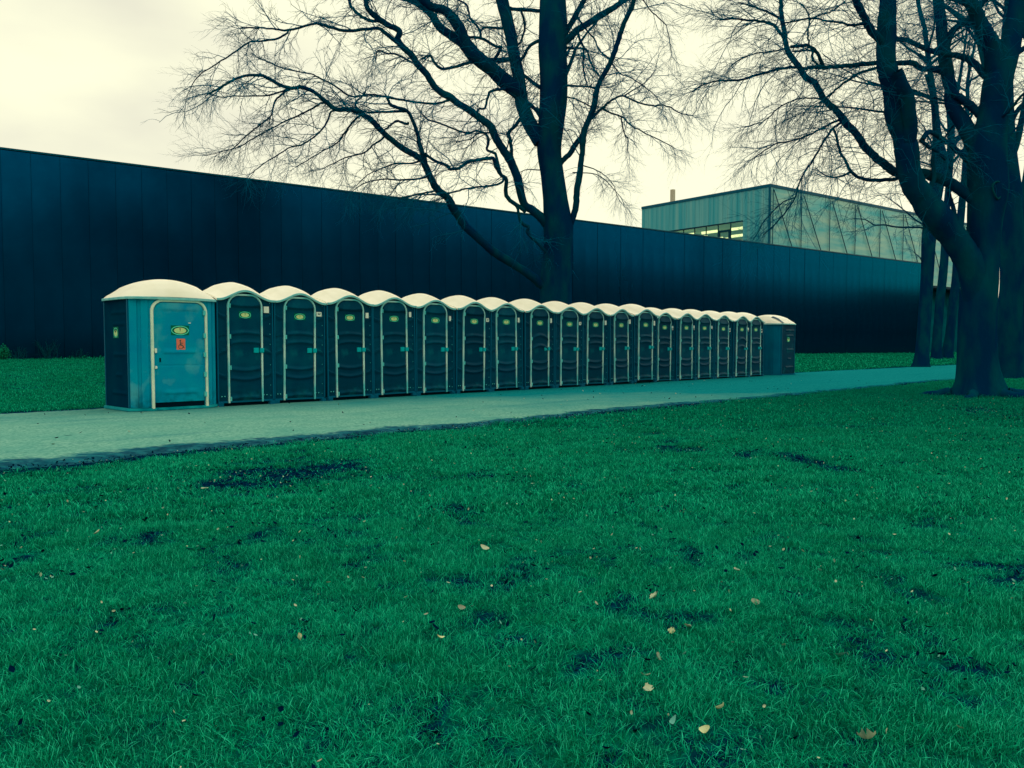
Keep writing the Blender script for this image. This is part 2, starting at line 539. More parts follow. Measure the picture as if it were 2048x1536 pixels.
me.attributes.new('mud', 'FLOAT', 'POINT').data.foreach_set('value', mud_at(X, Y).ravel().astype(np.float32))
ground = kind(link('ground', me, M['ground'], smooth=True), 'structure')

aa = np.concatenate([np.arange(-16, 40, 0.2), np.arange(40, 140, 1.0)])
bb = np.linspace(0, 1, 40)
A2, B2 = np.meshgrid(aa, bb, indexing='ij')
e0 = PATH_N - 0.55 * (fbm(aa * 0.45, aa * 0, 11) - 0.5) - 0.45 * (fbm(aa * 1.9, aa * 0, 12) - 0.5) + 0.012 * np.clip(aa - 6, 0, 40)
e1 = PATH_F + 0.25 * (fbm(aa * 0.5, aa * 0, 13) - 0.5) - 0.022 * np.clip(aa - 24, 0, 40)
D2 = e0[:, None] + (e1 - e0)[:, None] * B2
PX = ROW_P[0] + ra * A2 - rb * D2
PY = ROW_P[1] + rb * A2 + ra * D2
PZ = 0.012 + 0.05 * B2 * (1 - B2) - 0.03 * ((B2 < 0.001) | (B2 > 0.999))
V = np.stack([PX, PY, PZ], -1).reshape(-1, 3)
na, nb = A2.shape
ii = (np.arange(na - 1)[:, None] * nb + np.arange(nb - 1)[None]).ravel()
me = fast_mesh('path', V, np.stack([ii, ii + nb, ii + nb + 1, ii + 1], -1), 4)
wl_ = 1.1 * np.exp(-np.clip(A2 + 8, 0, 99) / 8) + 0.28
edge = np.maximum(smoothstep(1.25, 0.0, (D2 - e0[:, None]) / wl_ ), 0.9 * smoothstep(0.7, 0.0, e1[:, None] - D2))
path_shade = 0.8 * smoothstep(-5, 17, A2 + 0.9 * (D2 + 2.5)) + 0.12 * smoothstep(-3, 0, D2)  # painted shade, deeper along the path and towards the toilets
me.attributes.new('edge', 'FLOAT', 'POINT').data.foreach_set('value', edge.ravel().astype(np.float32))
me.attributes.new('path_shade', 'FLOAT', 'POINT').data.foreach_set('value', path_shade.ravel().astype(np.float32))
kind(link('path', me, M['path'], smooth=True), 'structure')['label'] = 'pale asphalt park path running under the row of toilets'

# ------------------------------------------------------------------ long dark hall
HALL_H = 8.64
hall = empty('hall', (HALL_P[0], HALL_P[1], 0), HALL_RZ)          # local x along the front, local -y towards the camera
tag(hall, 'long low hall clad in dark navy metal panels behind the row of toilets', 'hall')
HALL_T0, HALL_T1 = -14.0, 72.0
MB().box(HALL_T0, HALL_T1, 0.03, 6.6, -0.3, HALL_H - 0.06).build('wall_core', M['joint'], hall)
pan = MB().box(0.006, 0.994, -0.03, 0.028, 0.02, HALL_H - 0.1).build('panel', M['panel'], hall, bevel=0.004)
pan.location = (HALL_T0, 0, 0)
k = HALL_T0 + 1
seam_off = 0.18
pan.location.x = HALL_T0 + seam_off
while k < HALL_T1 - 0.5:
    p = pan.copy()
    C.objects.link(p)
    p.parent = hall
    p.location = (k + seam_off, 0.004 * math.sin(k * 7.3), 0)
    p.rotation_euler = (0.0012 * math.sin(k * 3.1), 0, 0.0022 * math.sin(k * 5.7))
    k += 1
MB().box(HALL_T0, HALL_T1 + 0.2, -0.05, 0.35, HALL_H - 0.075, HALL_H).build('coping', M['coping'], hall, bevel=0.01)
MB().box(HALL_T0, HALL_T1, -0.028, 0.027, -0.3, 0.0).build('plinth', M['joint'], hall)

# ------------------------------------------------------------------ building behind the hall
BP = at(1535, 690, 74.0)
bld = empty('building', (BP[0], BP[1], 0), HALL_RZ)               # local x along the glazed face, +y away
tag(bld, 'pale boxy building with boarded side and glazed face rising behind the dark hall', 'building')
def bld_local(px, py, face):
    """point of the photo on the glazed face (y=0) or the boarded face (x=0), in local coordinates"""
    d = ray(px, py)
    o = np.array([0 - BP[0], 0 - BP[1], CAMZ])
    R = np.array([[ha, hb], [-hb, ha]])
    ol, dl = R @ o[:2], R @ d[:2]
    t = -(ol[1] / dl[1]) if face == 'glass' else -(ol[0] / dl[0])
    return ol[0] + dl[0] * t, ol[1] + dl[1] * t, CAMZ + d[2] * t
TOP = bld_local(1535, 367, 'glass')[2]
BOT = bld_local(1873, 572, 'glass')[2]
LEN = 45.0
W_L = bld_local(1284, 407, 'board')[1]
wy0, wy1 = bld_local(1485, 442, 'board')[1], bld_local(1320, 463, 'board')[1]     # ribbon window along y
wz1 = bld_local(1485, 442, 'board')[2]
wz0 = BOT + 0.6
# shell (hollow behind the window)
core = MB()
core.box(0.1, LEN, 0.1, W_L - 0.02, TOP - 0.5, TOP - 0.12)                        # roof slab
core.box(0.1, LEN, 0.1, W_L - 0.02, BOT, BOT + 0.35)                              # floor slab
core.box(9.0, LEN, 0.1, W_L - 0.02, BOT + 0.352, TOP - 0.502)
core.box(0.1, 8.99, W_L - 0.3, W_L - 0.02, BOT + 0.352, TOP - 0.502)
core.box(0.1, 8.99, 0.1, 0.3, BOT + 0.352, TOP - 0.502)
core.build('structure_core', M['soffit'], bld)
room = MB()
room.box(8.8, 8.98, 0.32, W_L - 0.32, BOT + 0.36, TOP - 0.51)
room.box(0.12, 8.78, 0.32, W_L - 0.32, wz1 + 0.35, wz1 + 0.4)
room.build('room_lining', M['inside'], bld)
# boarded face: vertical board panels around the ribbon window
yy = 0.06
bi = 0
bp_mesh = {}
while yy < W_L - 0.1:
    y1 = min(yy + 0.55, W_L - 0.02)
    if y1 > wy0 and yy < wy1:
        lo, hi = wz1 + 0.06, TOP - 0.26
    else:
        lo, hi = BOT, TOP - 0.26
    if yy < wy0 < y1:
        y1 = wy0
    b = MB().box(-0.03 - 0.012 * (bi % 3 == 1), 0.09, yy + 0.008, y1 - 0.008, lo, hi).build('board_panel', M['board'], bld)
    yy = y1
    bi += 1
MB().box(0.0, 0.09, wy0, wy1, BOT, wz0 - 0.02).build('sill_panel', M['board'], bld)
MB().box(-0.07, 0.1, wy0 + 0.005, wy1 + 0.3, wz1 - 0.06, wz1 + 0.055).build('window_lintel', M['winframe'], bld)
# window: frame with mullions, panes
mull = [wy1] + [bld_local(px, 470, 'board')[1] for px in (1344, 1367, 1389, 1412, 1436, 1461)]
win = MB()
for y in mull:
    win.box(-0.02, 0.07, y - 0.035, y + 0.035, wz0, wz1 - 0.062)
win.box(-0.02, 0.07, wy0 + 0.006, wy1 - 0.036, wz0 - 0.08, wz0 - 0.002)
wf = win.build('window', M['winframe'], bld)
for y1_, y0_ in zip(mull, mull[1:] + [wy0 - 0.03]):
    MB().box(0.02, 0.03, y0_ + 0.036, y1_ - 0.036, wz0, wz1 - 0.065).build('pane', M['glass'], wf)
ya, yb = mull[5], mull[6]
zt = bld_local(1450, 460, 'board')[2]
cas = MB()
cas.box(-0.05, 0.018, yb + 0.04, yb + 0.22, wz0, zt)
cas.box(-0.05, 0.018, ya - 0.22, ya - 0.04, wz0, zt)
cas.box(-0.05, 0.018, yb + 0.222, ya - 0.222, zt - 0.2, zt)
cas.build('casement', M['winframe'], wf)
for px, py, x_, L_ in [(1372, 470, 3.0, 2.2), (1420, 464, 1.6, 2.0), (1476, 457, 1.6, 1.6), (1431, 478, 4.5, 1.8), (1444, 479, 5.4, 1.8), (1478, 471, 3.4, 1.8), (1480, 483, 5.6, 1.8), (1400, 474, 5.2, 1.8)]:
    d = ray(px, py)
    R = np.array([[ha, hb], [-hb, ha]])
    ol, dl = R @ (np.array([0 - BP[0], 0 - BP[1]])), R @ d[:2]
    t = (x_ - ol[0]) / dl[0]
    yl, zl = ol[1] + dl[1] * t, CAMZ + d[2] * t
    lm = MB().box(x_ - 0.07, x_ + 0.07, yl - L_ / 2, yl + L_ / 2, zl - 0.12, zl + 0.12).build('room_lamp', M['lamp'], bld)
# glazed face: one panel per bay, joints recessed, diagonal rods
jx = [0.0] + [bld_local(px, 500, 'glass')[0] for px in (1598, 1654.8, 1706, 1755.6, 1802)]
while jx[-1] + 4.75 < LEN:
    jx.append(jx[-1] + 4.75)
for x0, x1 in zip(jx[:-1], jx[1:]):
    MB().box(x0 + 0.02, x1 - 0.02, -0.05, 0.09, BOT, TOP - 0.26).build('glazed_panel', M['gpanel'], bld, bevel=0.01)
MB().box(jx[-1] + 0.05, LEN, -0.05, 0.09, BOT, TOP - 0.26).build('glazed_panel', M['gpanel'], bld, bevel=0.01)
def rod(p, q, r):
    p, q = np.array(p, float), np.array(q, float)
    t = (q - p) / np.linalg.norm(q - p)
    u = np.cross(t, (0, 1, 0)); u /= np.linalg.norm(u)
    w = np.cross(t, u)
    ring = [(math.cos(k * math.pi / 3), math.sin(k * math.pi / 3)) for k in range(6)]
    v = [p + r * (c * u + s * w) for c, s in ring] + [q + r * (c * u + s * w) for c, s in ring]
    return MB().add(v, [(i, (i + 1) % 6, 6 + (i + 1) % 6, 6 + i) for i in range(6)] + [tuple(range(6))[::-1], tuple(range(6, 12))])
for x0, x1 in zip(jx[:-1], jx[1:]):
    rod((x0 + 0.35, -0.2, TOP - 0.5), (x1 - 0.1, -0.2, BOT + 0.1), 0.045).build('diagonal_rod', M['rod'], bld)
    rod((x0 + (0.25 if x0 == 0 else 0.0), -0.2, TOP - 0.4), (x0 + (0.25 if x0 == 0 else 0.0), -0.2, BOT), 0.04).build('vertical_rod', M['rod'], bld)
MB().box(-0.1, LEN, -0.12, W_L, TOP - 0.255, TOP).build('roof_edge', M['trim'], bld)
MB().box(-0.1, 0.08, -0.1, 0.05, BOT, TOP - 0.26).build('corner_post', M['trim'], bld)
MB().box(-0.06, LEN, -0.08, W_L, BOT - 0.25, BOT - 0.005).build('soffit_edge', M['soffit'], bld)
MB().box(3.0, LEN, 2.4, W_L - 0.5, -0.3, BOT - 0.255).build('ground_floor', M['ground_floor'], bld)
fl = bld_local(1335, 395, 'board')
MB().box(0.6, 0.95, fl[1] - 0.18, fl[1] + 0.18, TOP + 0.001, TOP + 1.35).build('chimney_pipe', M['pipe'], bld)

# ------------------------------------------------------------------ portable toilets
PITCH_W = 1.187
UX0, UX1, UD = 0.025, 1.162, 1.16
XC = 0.583
FX0, FX1, FZ1 = 0.222, 0.944, 2.128          # outer door frame
def arch(x, half=0.56):
    t = np.clip(np.abs(x - XC) / half, 0, 1)
    return 0.5 * (1 + np.cos(np.pi * t))
def eave(x):
    return 2.02 + 0.175 * arch(x)
def bump_(t):
    return np.where(np.abs(t) < 1, 0.5 * (1 + np.cos(np.pi * np.clip(t, -1, 1))), 0)
def rib(z, zc, w_up, w_dn):
    t = np.where(z > zc, (z - zc) / w_up, (z - zc) / w_dn)
    return bump_(t)
def door_relief(x, z, variant=0):
    q = ((x - XC) / 0.3) ** 2
    r = np.zeros_like(z)
    top = 1.885 + 0.012 * q
    s = np.clip((z - top) / 0.20, 0, 1)
    r += np.where(z > top, 0.055 * (1 - s), 0) * smoothstep(top - 0.012, top + 0.012, z)
    if variant == 0:
        for zc, cv, am in [(1.385, -0.03, 0.034), (1.215, -0.035, 0.036), (0.665, 0.035, 0.036), (0.49, 0.04, 0.038), (0.155, -0.03, 0.034)]:
            r += am * rib(z, zc + cv * q, 0.075, 0.03)
    else:
        for zc, cv, am in [(1.40, -0.10, 0.04), (1.13, -0.09, 0.04), (0.665, 0.045, 0.036), (0.49, 0.05, 0.038), (0.155, -0.03, 0.034)]:
            r += am * rib(z, zc + cv * q, 0.085, 0.03)
    return r
def wall_relief(x, z):
    q = (np.abs(x - XC) - 0.36) / 0.2
    r = np.zeros_like(z)
    side = smoothstep(0.36, 0.42, np.abs(x - XC)) * smoothstep(0.575, 0.52, np.abs(x - XC))
    for zc, cv, am in [(1.70, 0.06, 0.032), (1.07, -0.09, 0.032), (0.57, 0.06, 0.032), (1.33, -0.05, -0.018)]:
        r += am * rib(z, zc + cv * q * np.abs(q), 0.03, 0.09)
    return r * side
def frame_line(x0, x1, z0, z1, rad, n=8):
    pts = [(x0, z0)]
    for k in range(n + 1):
        t = math.pi - k * math.pi / 2 / n
        pts.append((x0 + rad + rad * math.cos(t), z1 - rad + rad * math.sin(t)))
    for k in range(n + 1):
        t = math.pi / 2 - k * math.pi / 2 / n
        pts.append((x1 - rad + rad * math.cos(t), z1 - rad + rad * math.sin(t)))
    pts.append((x1, z0))
    return np.array(pts)
def strip_frame(x0, x1, z0, z1, rad, w, y0, y1):
    o = frame_line(x0, x1, z0, z1, rad)
    i = frame_line(x0 + w, x1 - w, z0, z1 - w, max(rad - w, 0.01))
    n = len(o)
    P = np.zeros((n, 7, 3))
    c = 0.006
    for k, (src, y) in enumerate([(o, y1), (o, y0 + c), (None, y0), (None, y0), (i, y0 + c), (i, y1), (o, y1)]):
        if src is None:
            f = 0.2 if k == 2 else 0.8
            src = o * (1 - f) + i * f
        P[:, k, 0], P[:, k, 1], P[:, k, 2] = src[:, 0], y, src[:, 1]
    b = MB().grid(P)
    b.add(P[0, :6], [(0, 1, 2, 3, 4, 5)])
    b.add(P[-1, :6], [(5, 4, 3, 2, 1, 0)])
    return b
def door_sheet(x0, x1, z0, z1, rad, nx, nz, relief, y):
    xs = np.linspace(x0, x1, nx)
    e = np.clip(rad - np.minimum(xs - x0, x1 - xs), 0, rad)
    zt = z1 - (rad - np.sqrt(np.maximum(rad ** 2 - e ** 2, 0)))
    v = np.linspace(0, 1, nz)
    Xs = np.repeat(xs[:, None], nz, 1)
    Zs = z0 + (zt - z0)[:, None] * v[None]
    Yv = y - relief(Xs, Zs) * smoothstep(0, 0.02, Xs - x0) * smoothstep(0, 0.02, x1 - Xs)
    P = np.stack([Xs, Yv, Zs], -1)
    b = MB().grid(P, flip=True)
    ring = np.concatenate([P[:, 0], P[-1, 1:], P[::-1, -1][1:], P[0, ::-1][1:-1]])
    back = ring.copy()
    back[:, 1] = y + 0.03
    n = len(ring)
    b.add(np.concatenate([ring, back]), [(i, (i + 1) % n, n + (i + 1) % n, n + i)[::-1] for i in range(n)])
    b.add(back, [tuple(range(n))])
    return b
def disc(mb, cx, cz, rx, rz, y, n=24, mi=0):
    v = [(cx + rx * math.cos(2 * math.pi * k / n), y, cz + rz * math.sin(2 * math.pi * k / n)) for k in range(n)]
    mb.add(v, [tuple(range(n))], mi)
def ringf(mb, cx, cz, rx, rz, w, y, n=32, mi=0):
    v = []
    for s in (0, 1):
        v += [(cx + (rx - s * w) * math.cos(2 * math.pi * k / n), y, cz + (rz - s * w) * math.sin(2 * math.pi * k / n)) for k in range(n)]
    mb.add(v, [(k, (k + 1) % n, n + (k + 1) % n, n + k) for k in range(n)], mi)
def logo(name, cx, cz, s, y, parent, ax='y'):
    b = MB()
    b.box(cx - 0.125 * s, cx + 0.125 * s, y - 0.002, y, cz - 0.066 * s, cz + 0.066 * s, 0)
    ringf(b, cx, cz - 0.002 * s, 0.122 * s, 0.063 * s, 0.011 * s, y - 0.004, mi=1)
    disc(b, cx, cz - 0.004 * s, 0.084 * s, 0.040 * s, y - 0.0045, mi=2)
    # small two-leaved emblem in the yellow field
    b.add([(cx - 0.003 * s, y - 0.006, cz - 0.012 * s), (cx + 0.003 * s, y - 0.006, cz - 0.012 * s), (cx + 0.003 * s, y - 0.006, cz + 0.014 * s), (cx - 0.003 * s, y - 0.006, cz + 0.012 * s)], [(0, 1, 2, 3)], 0)
    for sx in (-1, 1):
        b.add([(cx, y - 0.006, cz + 0.012 * s), (cx + sx * 0.013 * s, y - 0.006, cz + 0.017 * s), (cx + sx * 0.012 * s, y - 0.006, cz + 0.026 * s), (cx, y - 0.006, cz + 0.025 * s)], [(0, 1, 2, 3) if sx > 0 else (3, 2, 1, 0)], 0)
    return b.build(name, [M['logo_g'], M['logo_r'], M['logo_y']], parent)

def unit_proto(variant):
    t = empty('portable_toilet', (0, 0, 0))
    # walls: relief front sheet plus sides and back
    xs = np.linspace(UX0, UX1, 46)
    v = np.linspace(0, 1, 80)
    Xs = np.repeat(xs[:, None], 80, 1)
    top = eave(xs) - 0.005
    Zs = 0.085 + (top - 0.085)[:, None] * v[None]
    P = np.stack([Xs, -wall_relief(Xs, Zs), Zs], -1)
    b = MB().grid(P, flip=True)
    b.add([(UX0, 0, .085), (UX0, UD, .085), (UX0, UD, 2.02), (UX0, 0, 2.02)], [(0, 1, 2, 3)])
    b.add([(UX1, 0, .085), (UX1, UD, .085), (UX1, UD, 2.02), (UX1, 0, 2.02)], [(3, 2, 1, 0)])
    bt = [(x, UD, z) for x, z in zip(xs, top)]
    b.add([(UX0, UD, .085), (UX1, UD, .085)] + bt[::-1], [tuple(range(2 + len(bt)))[::-1]])
    b.add([(UX0, 0, .085), (UX1, 0, .085), (UX1, UD, .085), (UX0, UD, .085)], [(3, 2, 1, 0)])
    b.build('body', M['unit'], t, smooth=False)
    # roof
    xr = np.linspace(0.0, PITCH_W - 0.004, 46)
    yr = np.linspace(-0.06, UD + 0.05, 22)
    Xr, Yr = np.meshgrid(xr, yr, indexing='ij')
    s = np.sin(np.pi * np.clip((Yr + 0.06) / (UD + 0.11), 0, 1))
    ribs = 0.007 * np.maximum(0, np.cos((Xr - XC) * 2 * np.pi / 0.3)) * smoothstep(0.05, 0.2, s)
    Zr = 2.02 + (0.175 + 0.06 * s) * arch(Xr, 0.56 + 0.06 * s) ** (1 - 0.45 * s) + 0.125 * s ** 0.8 + ribs
    Pt = np.stack([Xr, Yr, Zr], -1)
    Pb = Pt.copy()
    Pb[..., 2] -= 0.03
    b = MB().grid(Pt).grid(Pb, flip=True)
    for L1, L2 in ((Pt[:, -1], Pb[:, -1]), (Pb[:, 0], Pt[:, 0])):
        b.grid(np.stack([L1, L2], 1))
    b.grid(np.stack([Pt[0], Pb[0]], 1)).grid(np.stack([Pb[-1], Pt[-1]], 1))
    b.build('roof', M['roof'], t, smooth=True)
    # rim under the roof front edge
    z1 = eave(xr) + 0.006
    P = np.zeros((46, 5, 3))
    for k, (y, dz) in enumerate([(-0.03, -0.032), (-0.072, -0.032), (-0.072, 0.004), (-0.06, 0.008), (-0.03, -0.032)]):
        P[:, k, 0], P[:, k, 1], P[:, k, 2] = xr, y, z1 + dz
    MB().grid(P, flip=True).build('roof_rim', M['rim'], t)
    # door, frame
    d = door_sheet(FX0 + 0.048, FX1 - 0.048, 0.10, FZ1 - 0.048, 0.195, 26, 110, lambda x, z: door_relief(x, z, variant), -0.016).build('door', M['unit'], t, smooth=True)
    strip_frame(FX0, FX1, 0.06, FZ1, 0.24, 0.034, -0.034, 0.0).build('door_frame', M['frame'], t)
    logo('logo_sticker', XC, 1.735, 1.0, -0.0172, d)
    MB().box(0.745, 0.85, -0.045, -0.015, 1.005, 1.105).build('latch_plate', M['hardware'], d, bevel=0.006)
    MB().prism([(0.868, -0.06), (0.955, -0.06), (0.955, -0.012), (0.868, -0.012)], 1.01, 1.10).build('door_handle', M['hardware'], d, bevel=0.008)
    for z in (1.90, 1.32, 0.73, 0.135):
        MB().box(0.258, 0.285, -0.042, -0.01, z - 0.042, z + 0.042).build('hinge', M['hinge'], d, bevel=0.004)
    for x in (UX0 - 0.012, UX1 - 0.014):
        MB().box(x, x + 0.026, -0.024, 0.014, 0.09, 2.0).build('corner_strip', M['strip'], t, bevel=0.004)
    rv = MB()
    def stud(x, z, r, y=-0.002):
        v = [(x + r * math.cos(k * math.pi / 3), y, z + r * math.sin(k * math.pi / 3)) for k in range(6)] + [(x, y - 0.014, z)]
        rv.add(v, [(k, (k + 1) % 6, 6) for k in range(6)])
    for k in range(10):
        stud(UX1 - 0.05, 0.17 + k * 0.2, 0.009)
    for x in (UX0 + 0.075, UX0 + 0.135, UX1 - 0.135, UX1 - 0.20):
        stud(x, 0.185, 0.014)
    kind(rv.build('rivet_row', M['hinge'], t), 'stuff')
    MB().box(UX0 + 0.03, UX1 - 0.03, 0.05, UD - 0.03, 0.0, 0.084).build('skid', M['unit_dark'], t)
    MB().box(UX0 - 0.018, UX0 + 0.09, -0.05, 0.08, 0.0, 0.075).box(UX0 + 0.01, UX0 + 0.03, -0.056, -0.05, 0.03, 0.055).box(UX0 + 0.05, UX0 + 0.07, -0.056, -0.05, 0.03, 0.055).build('foot_bracket', M['strip'], t)
    MB().box(UX1 - 0.09, UX1 + 0.012, -0.05, 0.08, 0.0, 0.075).box(UX1 - 0.07, UX1 - 0.05, -0.056, -0.05, 0.03, 0.055).build('foot_bracket', M['strip'], t)
    MB().box(UX0, UX1, -0.012, 0.03, 0.062, 0.096).build('sill', M['strip'], t)
    return t

ORD = ['first', 'second', 'third', 'fourth', 'fifth', 'sixth', 'seventh', 'eighth', 'ninth', 'tenth', 'eleventh', 'twelfth', 'thirteenth',
       'fourteenth', 'fifteenth', 'sixteenth', 'seventeenth', 'eighteenth']
TAGS = [(0.105, 0.125, 1.845, 0), (0.115, 0.09, 1.80, 1), (0.07, 0.115, 1.79, 0), (0.055, 0.115, 1.835, 0), (0.05, 0.115, 1.79, 0), (0.085, 0.085, 1.78, 1),
        (0.055, 0.12, 1.79, 0), (0.05, 0.12, 1.80, 0), (0.08, 0.085, 1.76, 1), (0.065, 0.125, 1.80, 0), (0.065, 0.13, 1.84, 0), (0.055, 0.14, 1.79, 0),
        (0.06, 0.13, 1.73, 0), (0.055, 0.14, 1.74, 0), (0.055, 0.13, 1.75, 0), (0.055, 0.13, 1.70, 0), (0.06, 0.13, 1.74, 0), (0.055, 0.13, 1.69, 0)]
protos = {0: unit_proto(0), 1: unit_proto(1)}
used = {0: False, 1: False}
for i in range(18):
    vnt = 1 if i in (7, 16) else 0
    o = protos[vnt] if not used[vnt] else copy_tree(protos[vnt])
    first = not used[vnt]
    used[vnt] = True
    a = i * PITCH_W + (0.0 if i < 12 else 0.10)
    a += 0.010 * math.sin(i * 4.7)
    dd = 0.035 * math.sin(i * 2.3) + (0.0 if i < 12 else 0.16)
    zz = 0.022 + (0.035 if i == 11 else 0.0) - (0.015 if i >= 12 else 0.0)
    p = row_pt(a, dd, zz)
    o.location = p
    o.rotation_euler = (0.006 * math.sin(i * 2.9), 0.011 * math.sin(i * 1.7), ROW_RZ + 0.014 * math.sin(i * 3.9) + (0.03 if i == 10 else 0))
    tw, th, tz, pr = TAGS[i]
    what = 'steeply arched door' if vnt else ('square printed tag' if pr else ('broad white tag' if tw > 0.1 else 'narrow white tag'))
    tag(o, f'dark teal portable toilet, {ORD[i]} in line from the pale blue end toilet, {what}', 'portable toilet', 'dark portable toilets standing in a row along the path')
    xt = FX1 + 0.035 + 0.052 - tw / 2 + 0.005 * math.sin(i * 5)
    for c in [c for c in o.children if c.name.startswith('tag_sticker')]:
        bpy.data.objects.remove(c)
    s = MB().box(xt, xt + tw, -0.024, -0.003, tz - th / 2, tz + th / 2).build('tag_sticker', M['tag'], o)
    if pr:
        b = MB()
        for k, (dx, dz, w) in enumerate([(0.2, 0.6, 0.16), (0.42, 0.6, 0.1), (0.6, 0.62, 0.2), (0.24, 0.36, 0.5)]):
            b.box(xt + dx * tw, xt + (dx + w) * tw, -0.0255, -0.0235, tz - th / 2 + dz * th, tz - th / 2 + (dz + 0.16) * th)
        kind(b.build('print', M['ink'], s), 'stuff')

# large accessible toilets at both ends of the row
def big_unit(front_details=True):
    t = empty('accessible_toilet', (0, 0, 0))
    # local: x -1.58..-0.02 along the row, y -0.15..1.27, door at y=-0.15
    HW, cx, cy = 0.78, -0.80, 0.56
    out = [(-1.58, 0.02), (-1.42, -0.075), (-1.26, -0.15), (-0.25, -0.15), (-0.13, -0.075), (-0.02, 0.02), (-0.02, 1.10), (-0.25, 1.27), (-1.26, 1.27), (-1.58, 1.10)]
    blue = MB()
    zt = 1.985
    # fluted blue walls: all facets except the flat dark sides
    def facet(p, q, z0=0.06, z1=zt, n=14, flute=True):
        p, q = np.array(p), np.array(q)
        nrm = np.array([q[1] - p[1], -(q[0] - p[0])]); nrm = nrm / np.linalg.norm(nrm)
        s = np.linspace(0, 1, n)
        off = 0.028 * (np.abs(s - 0.48) < 0.33) if flute else np.zeros(n)
        off[0] = off[-1] = 0
        xy = p[None] + (q - p)[None] * s[:, None] + nrm[None] * off[:, None]
        P = np.zeros((n, 2, 3))
        P[:, :, :2] = xy[:, None]
        P[:, 0, 2], P[:, 1, 2] = z0, z1
        blue.grid(P, flip=True)
    facet(out[0], out[1]); facet(out[1], out[2]); facet(out[2], out[3], flute=False)
    facet(out[3], out[4]); facet(out[4], out[5]); facet(out[6], out[7]); facet(out[7], out[8]); facet(out[8], out[9])
    blue.build('body', M['blue'], t)
    # dark side panels with embossed lines
    for sx, x in ((-1, -1.58), (1, -0.02)):
        ys = np.linspace(0.02, 1.10, 40)
        zs = np.linspace(0.06, zt, 90)
        Yg, Zg = np.meshgrid(ys, zs, indexing='ij')
        r = np.zeros_like(Yg)
        for zc, y0, y1 in ((1.72, 0.06, 0.8), (1.52, 0.12, 0.7), (0.98, 0.1, 0.72), (0.62, 0.3, 0.62), (0.30, 0.1, 0.8)):
            r += 0.022 * rib(Zg, zc, 0.06, 0.025) * smoothstep(y0, y0 + 0.06, Yg) * smoothstep(y1, y1 - 0.06, Yg)
        P = np.stack([x + sx * r, Yg, Zg], -1)
        sp_ = MB().grid(P, flip=(sx < 0)).build('side_panel', M['side'], t, smooth=True)
        lg = MB()
        lg.box(-0.12, 0.12, -0.002, 0, -0.1, 0.1, 0)
        ringf(lg, 0, 0, 0.105, 0.085, 0.012, -0.004, mi=1)
        disc(lg, 0, -0.012, 0.075, 0.055, -0.0045, mi=2)
        for s2 in (-1, 1):
            lg.add([(0, -0.006, -0.005), (s2 * 0.03, -0.006, 0.012), (s2 * 0.03, -0.006, 0.035), (0, -0.006, 0.035)], [(0, 1, 2, 3) if s2 > 0 else (3, 2, 1, 0)], 0)
        lo = lg.build('logo_sticker', [M['logo_g'], M['logo_r'], M['logo_y']], sp_)
        lo.location = (x + sx * 0.004, 0.56, 1.38 if sx < 0 else 1.38)
        lo.rotation_euler = (0, 0, math.pi / 2 * sx)
        for yv in (0.02, 1.10):
            MB().box(x - 0.014, x + 0.014, yv - 0.014, yv + 0.014, 0.06, zt).build('corner_strip', M['strip'], t)
    # domed roof
    n = 64
    ang = [2 * math.pi * k / n for k in range(n)]
    rings = []
    for s in np.linspace(1.0, 0.0, 14)[:-1]:
        ring = []
        for tt in ang:
            ex = 2.0 / 5.0
            x = cx + 0.845 * s * math.copysign(abs(math.cos(tt)) ** ex, math.cos(tt))
            y = cy + 0.775 * s * math.copysign(abs(math.sin(tt)) ** ex, math.sin(tt))
            dx, dy = abs(x - cx) / 0.845, abs(y - cy) / 0.775
            z = 1.985 + 0.035 * (s < 1) + 0.335 * max(0, 1 - dx ** 2.1) * (1 - 0.55 * dy ** 3.0) * min(1, (1 - s) * 3.2 + 0.02) ** 0.5
            ring.append((x, y, z))
        rings.append(ring)
    R_ = np.array(rings)
    P = np.concatenate([R_, R_[:, :1]], 1)
    b = MB().grid(P)
    top = [(cx, cy, 1.985 + 0.035 + 0.335)]
    b.add(list(R_[-1]) + top, [(k, (k + 1) % n, n) for k in range(n)])
    b.add(list(R_[0]), [tuple(range(n))[::-1]])
    b.build('roof', M['roof'], t, smooth=True)
    rim = MB()
    o2 = np.array([(x, y) for x, y, z in rings[0]])
    c2 = np.array([cx, cy])
    oo = c2 + (o2 - c2) * 1.012
    P = np.zeros((n + 1, 4, 3))
    for k, (src, z) in enumerate([(o2 * 0.96 + c2 * 0.04, 1.955), (oo, 1.955), (oo, 1.992), (o2, 1.998)]):
        P[:n, k, :2] = src
        P[:n, k, 2] = z
    P[n] = P[0]
    rim.grid(P, flip=True)
    rim.build('roof_rim', M['rim'], t)
    # base lip
    lip = np.array([(x, y) for x, y in out])
    lo_ = c2 + (lip - c2) * 1.06
    MB().prism([tuple(p) for p in lo_], 0.0, 0.055).build('base', M['lip'], t, bevel=0.012)
    # door
    def rel(x, z):
        r = 0.018 * smoothstep(0.05, 0.075, x + 1.235) * smoothstep(0.05, 0.075, -0.275 - x)
        r = r + 0.016 * rib(z, 1.02, 0.10, 0.02) * smoothstep(-1.10, -1.0, x) * smoothstep(-0.42, -0.52, x)
        r = r + 0.016 * rib(z, 0.30, 0.10, 0.02) * smoothstep(-1.10, -1.0, x) * smoothstep(-0.42, -0.52, x)
        r = r - 0.010 * rib(z, 0.80, 0.012, 0.012)
        r = r + 0.014 * rib(z, 1.80, 0.16, 0.05) * smoothstep(-1.15, -1.0, x) * smoothstep(-0.35, -0.5, x)
        return r
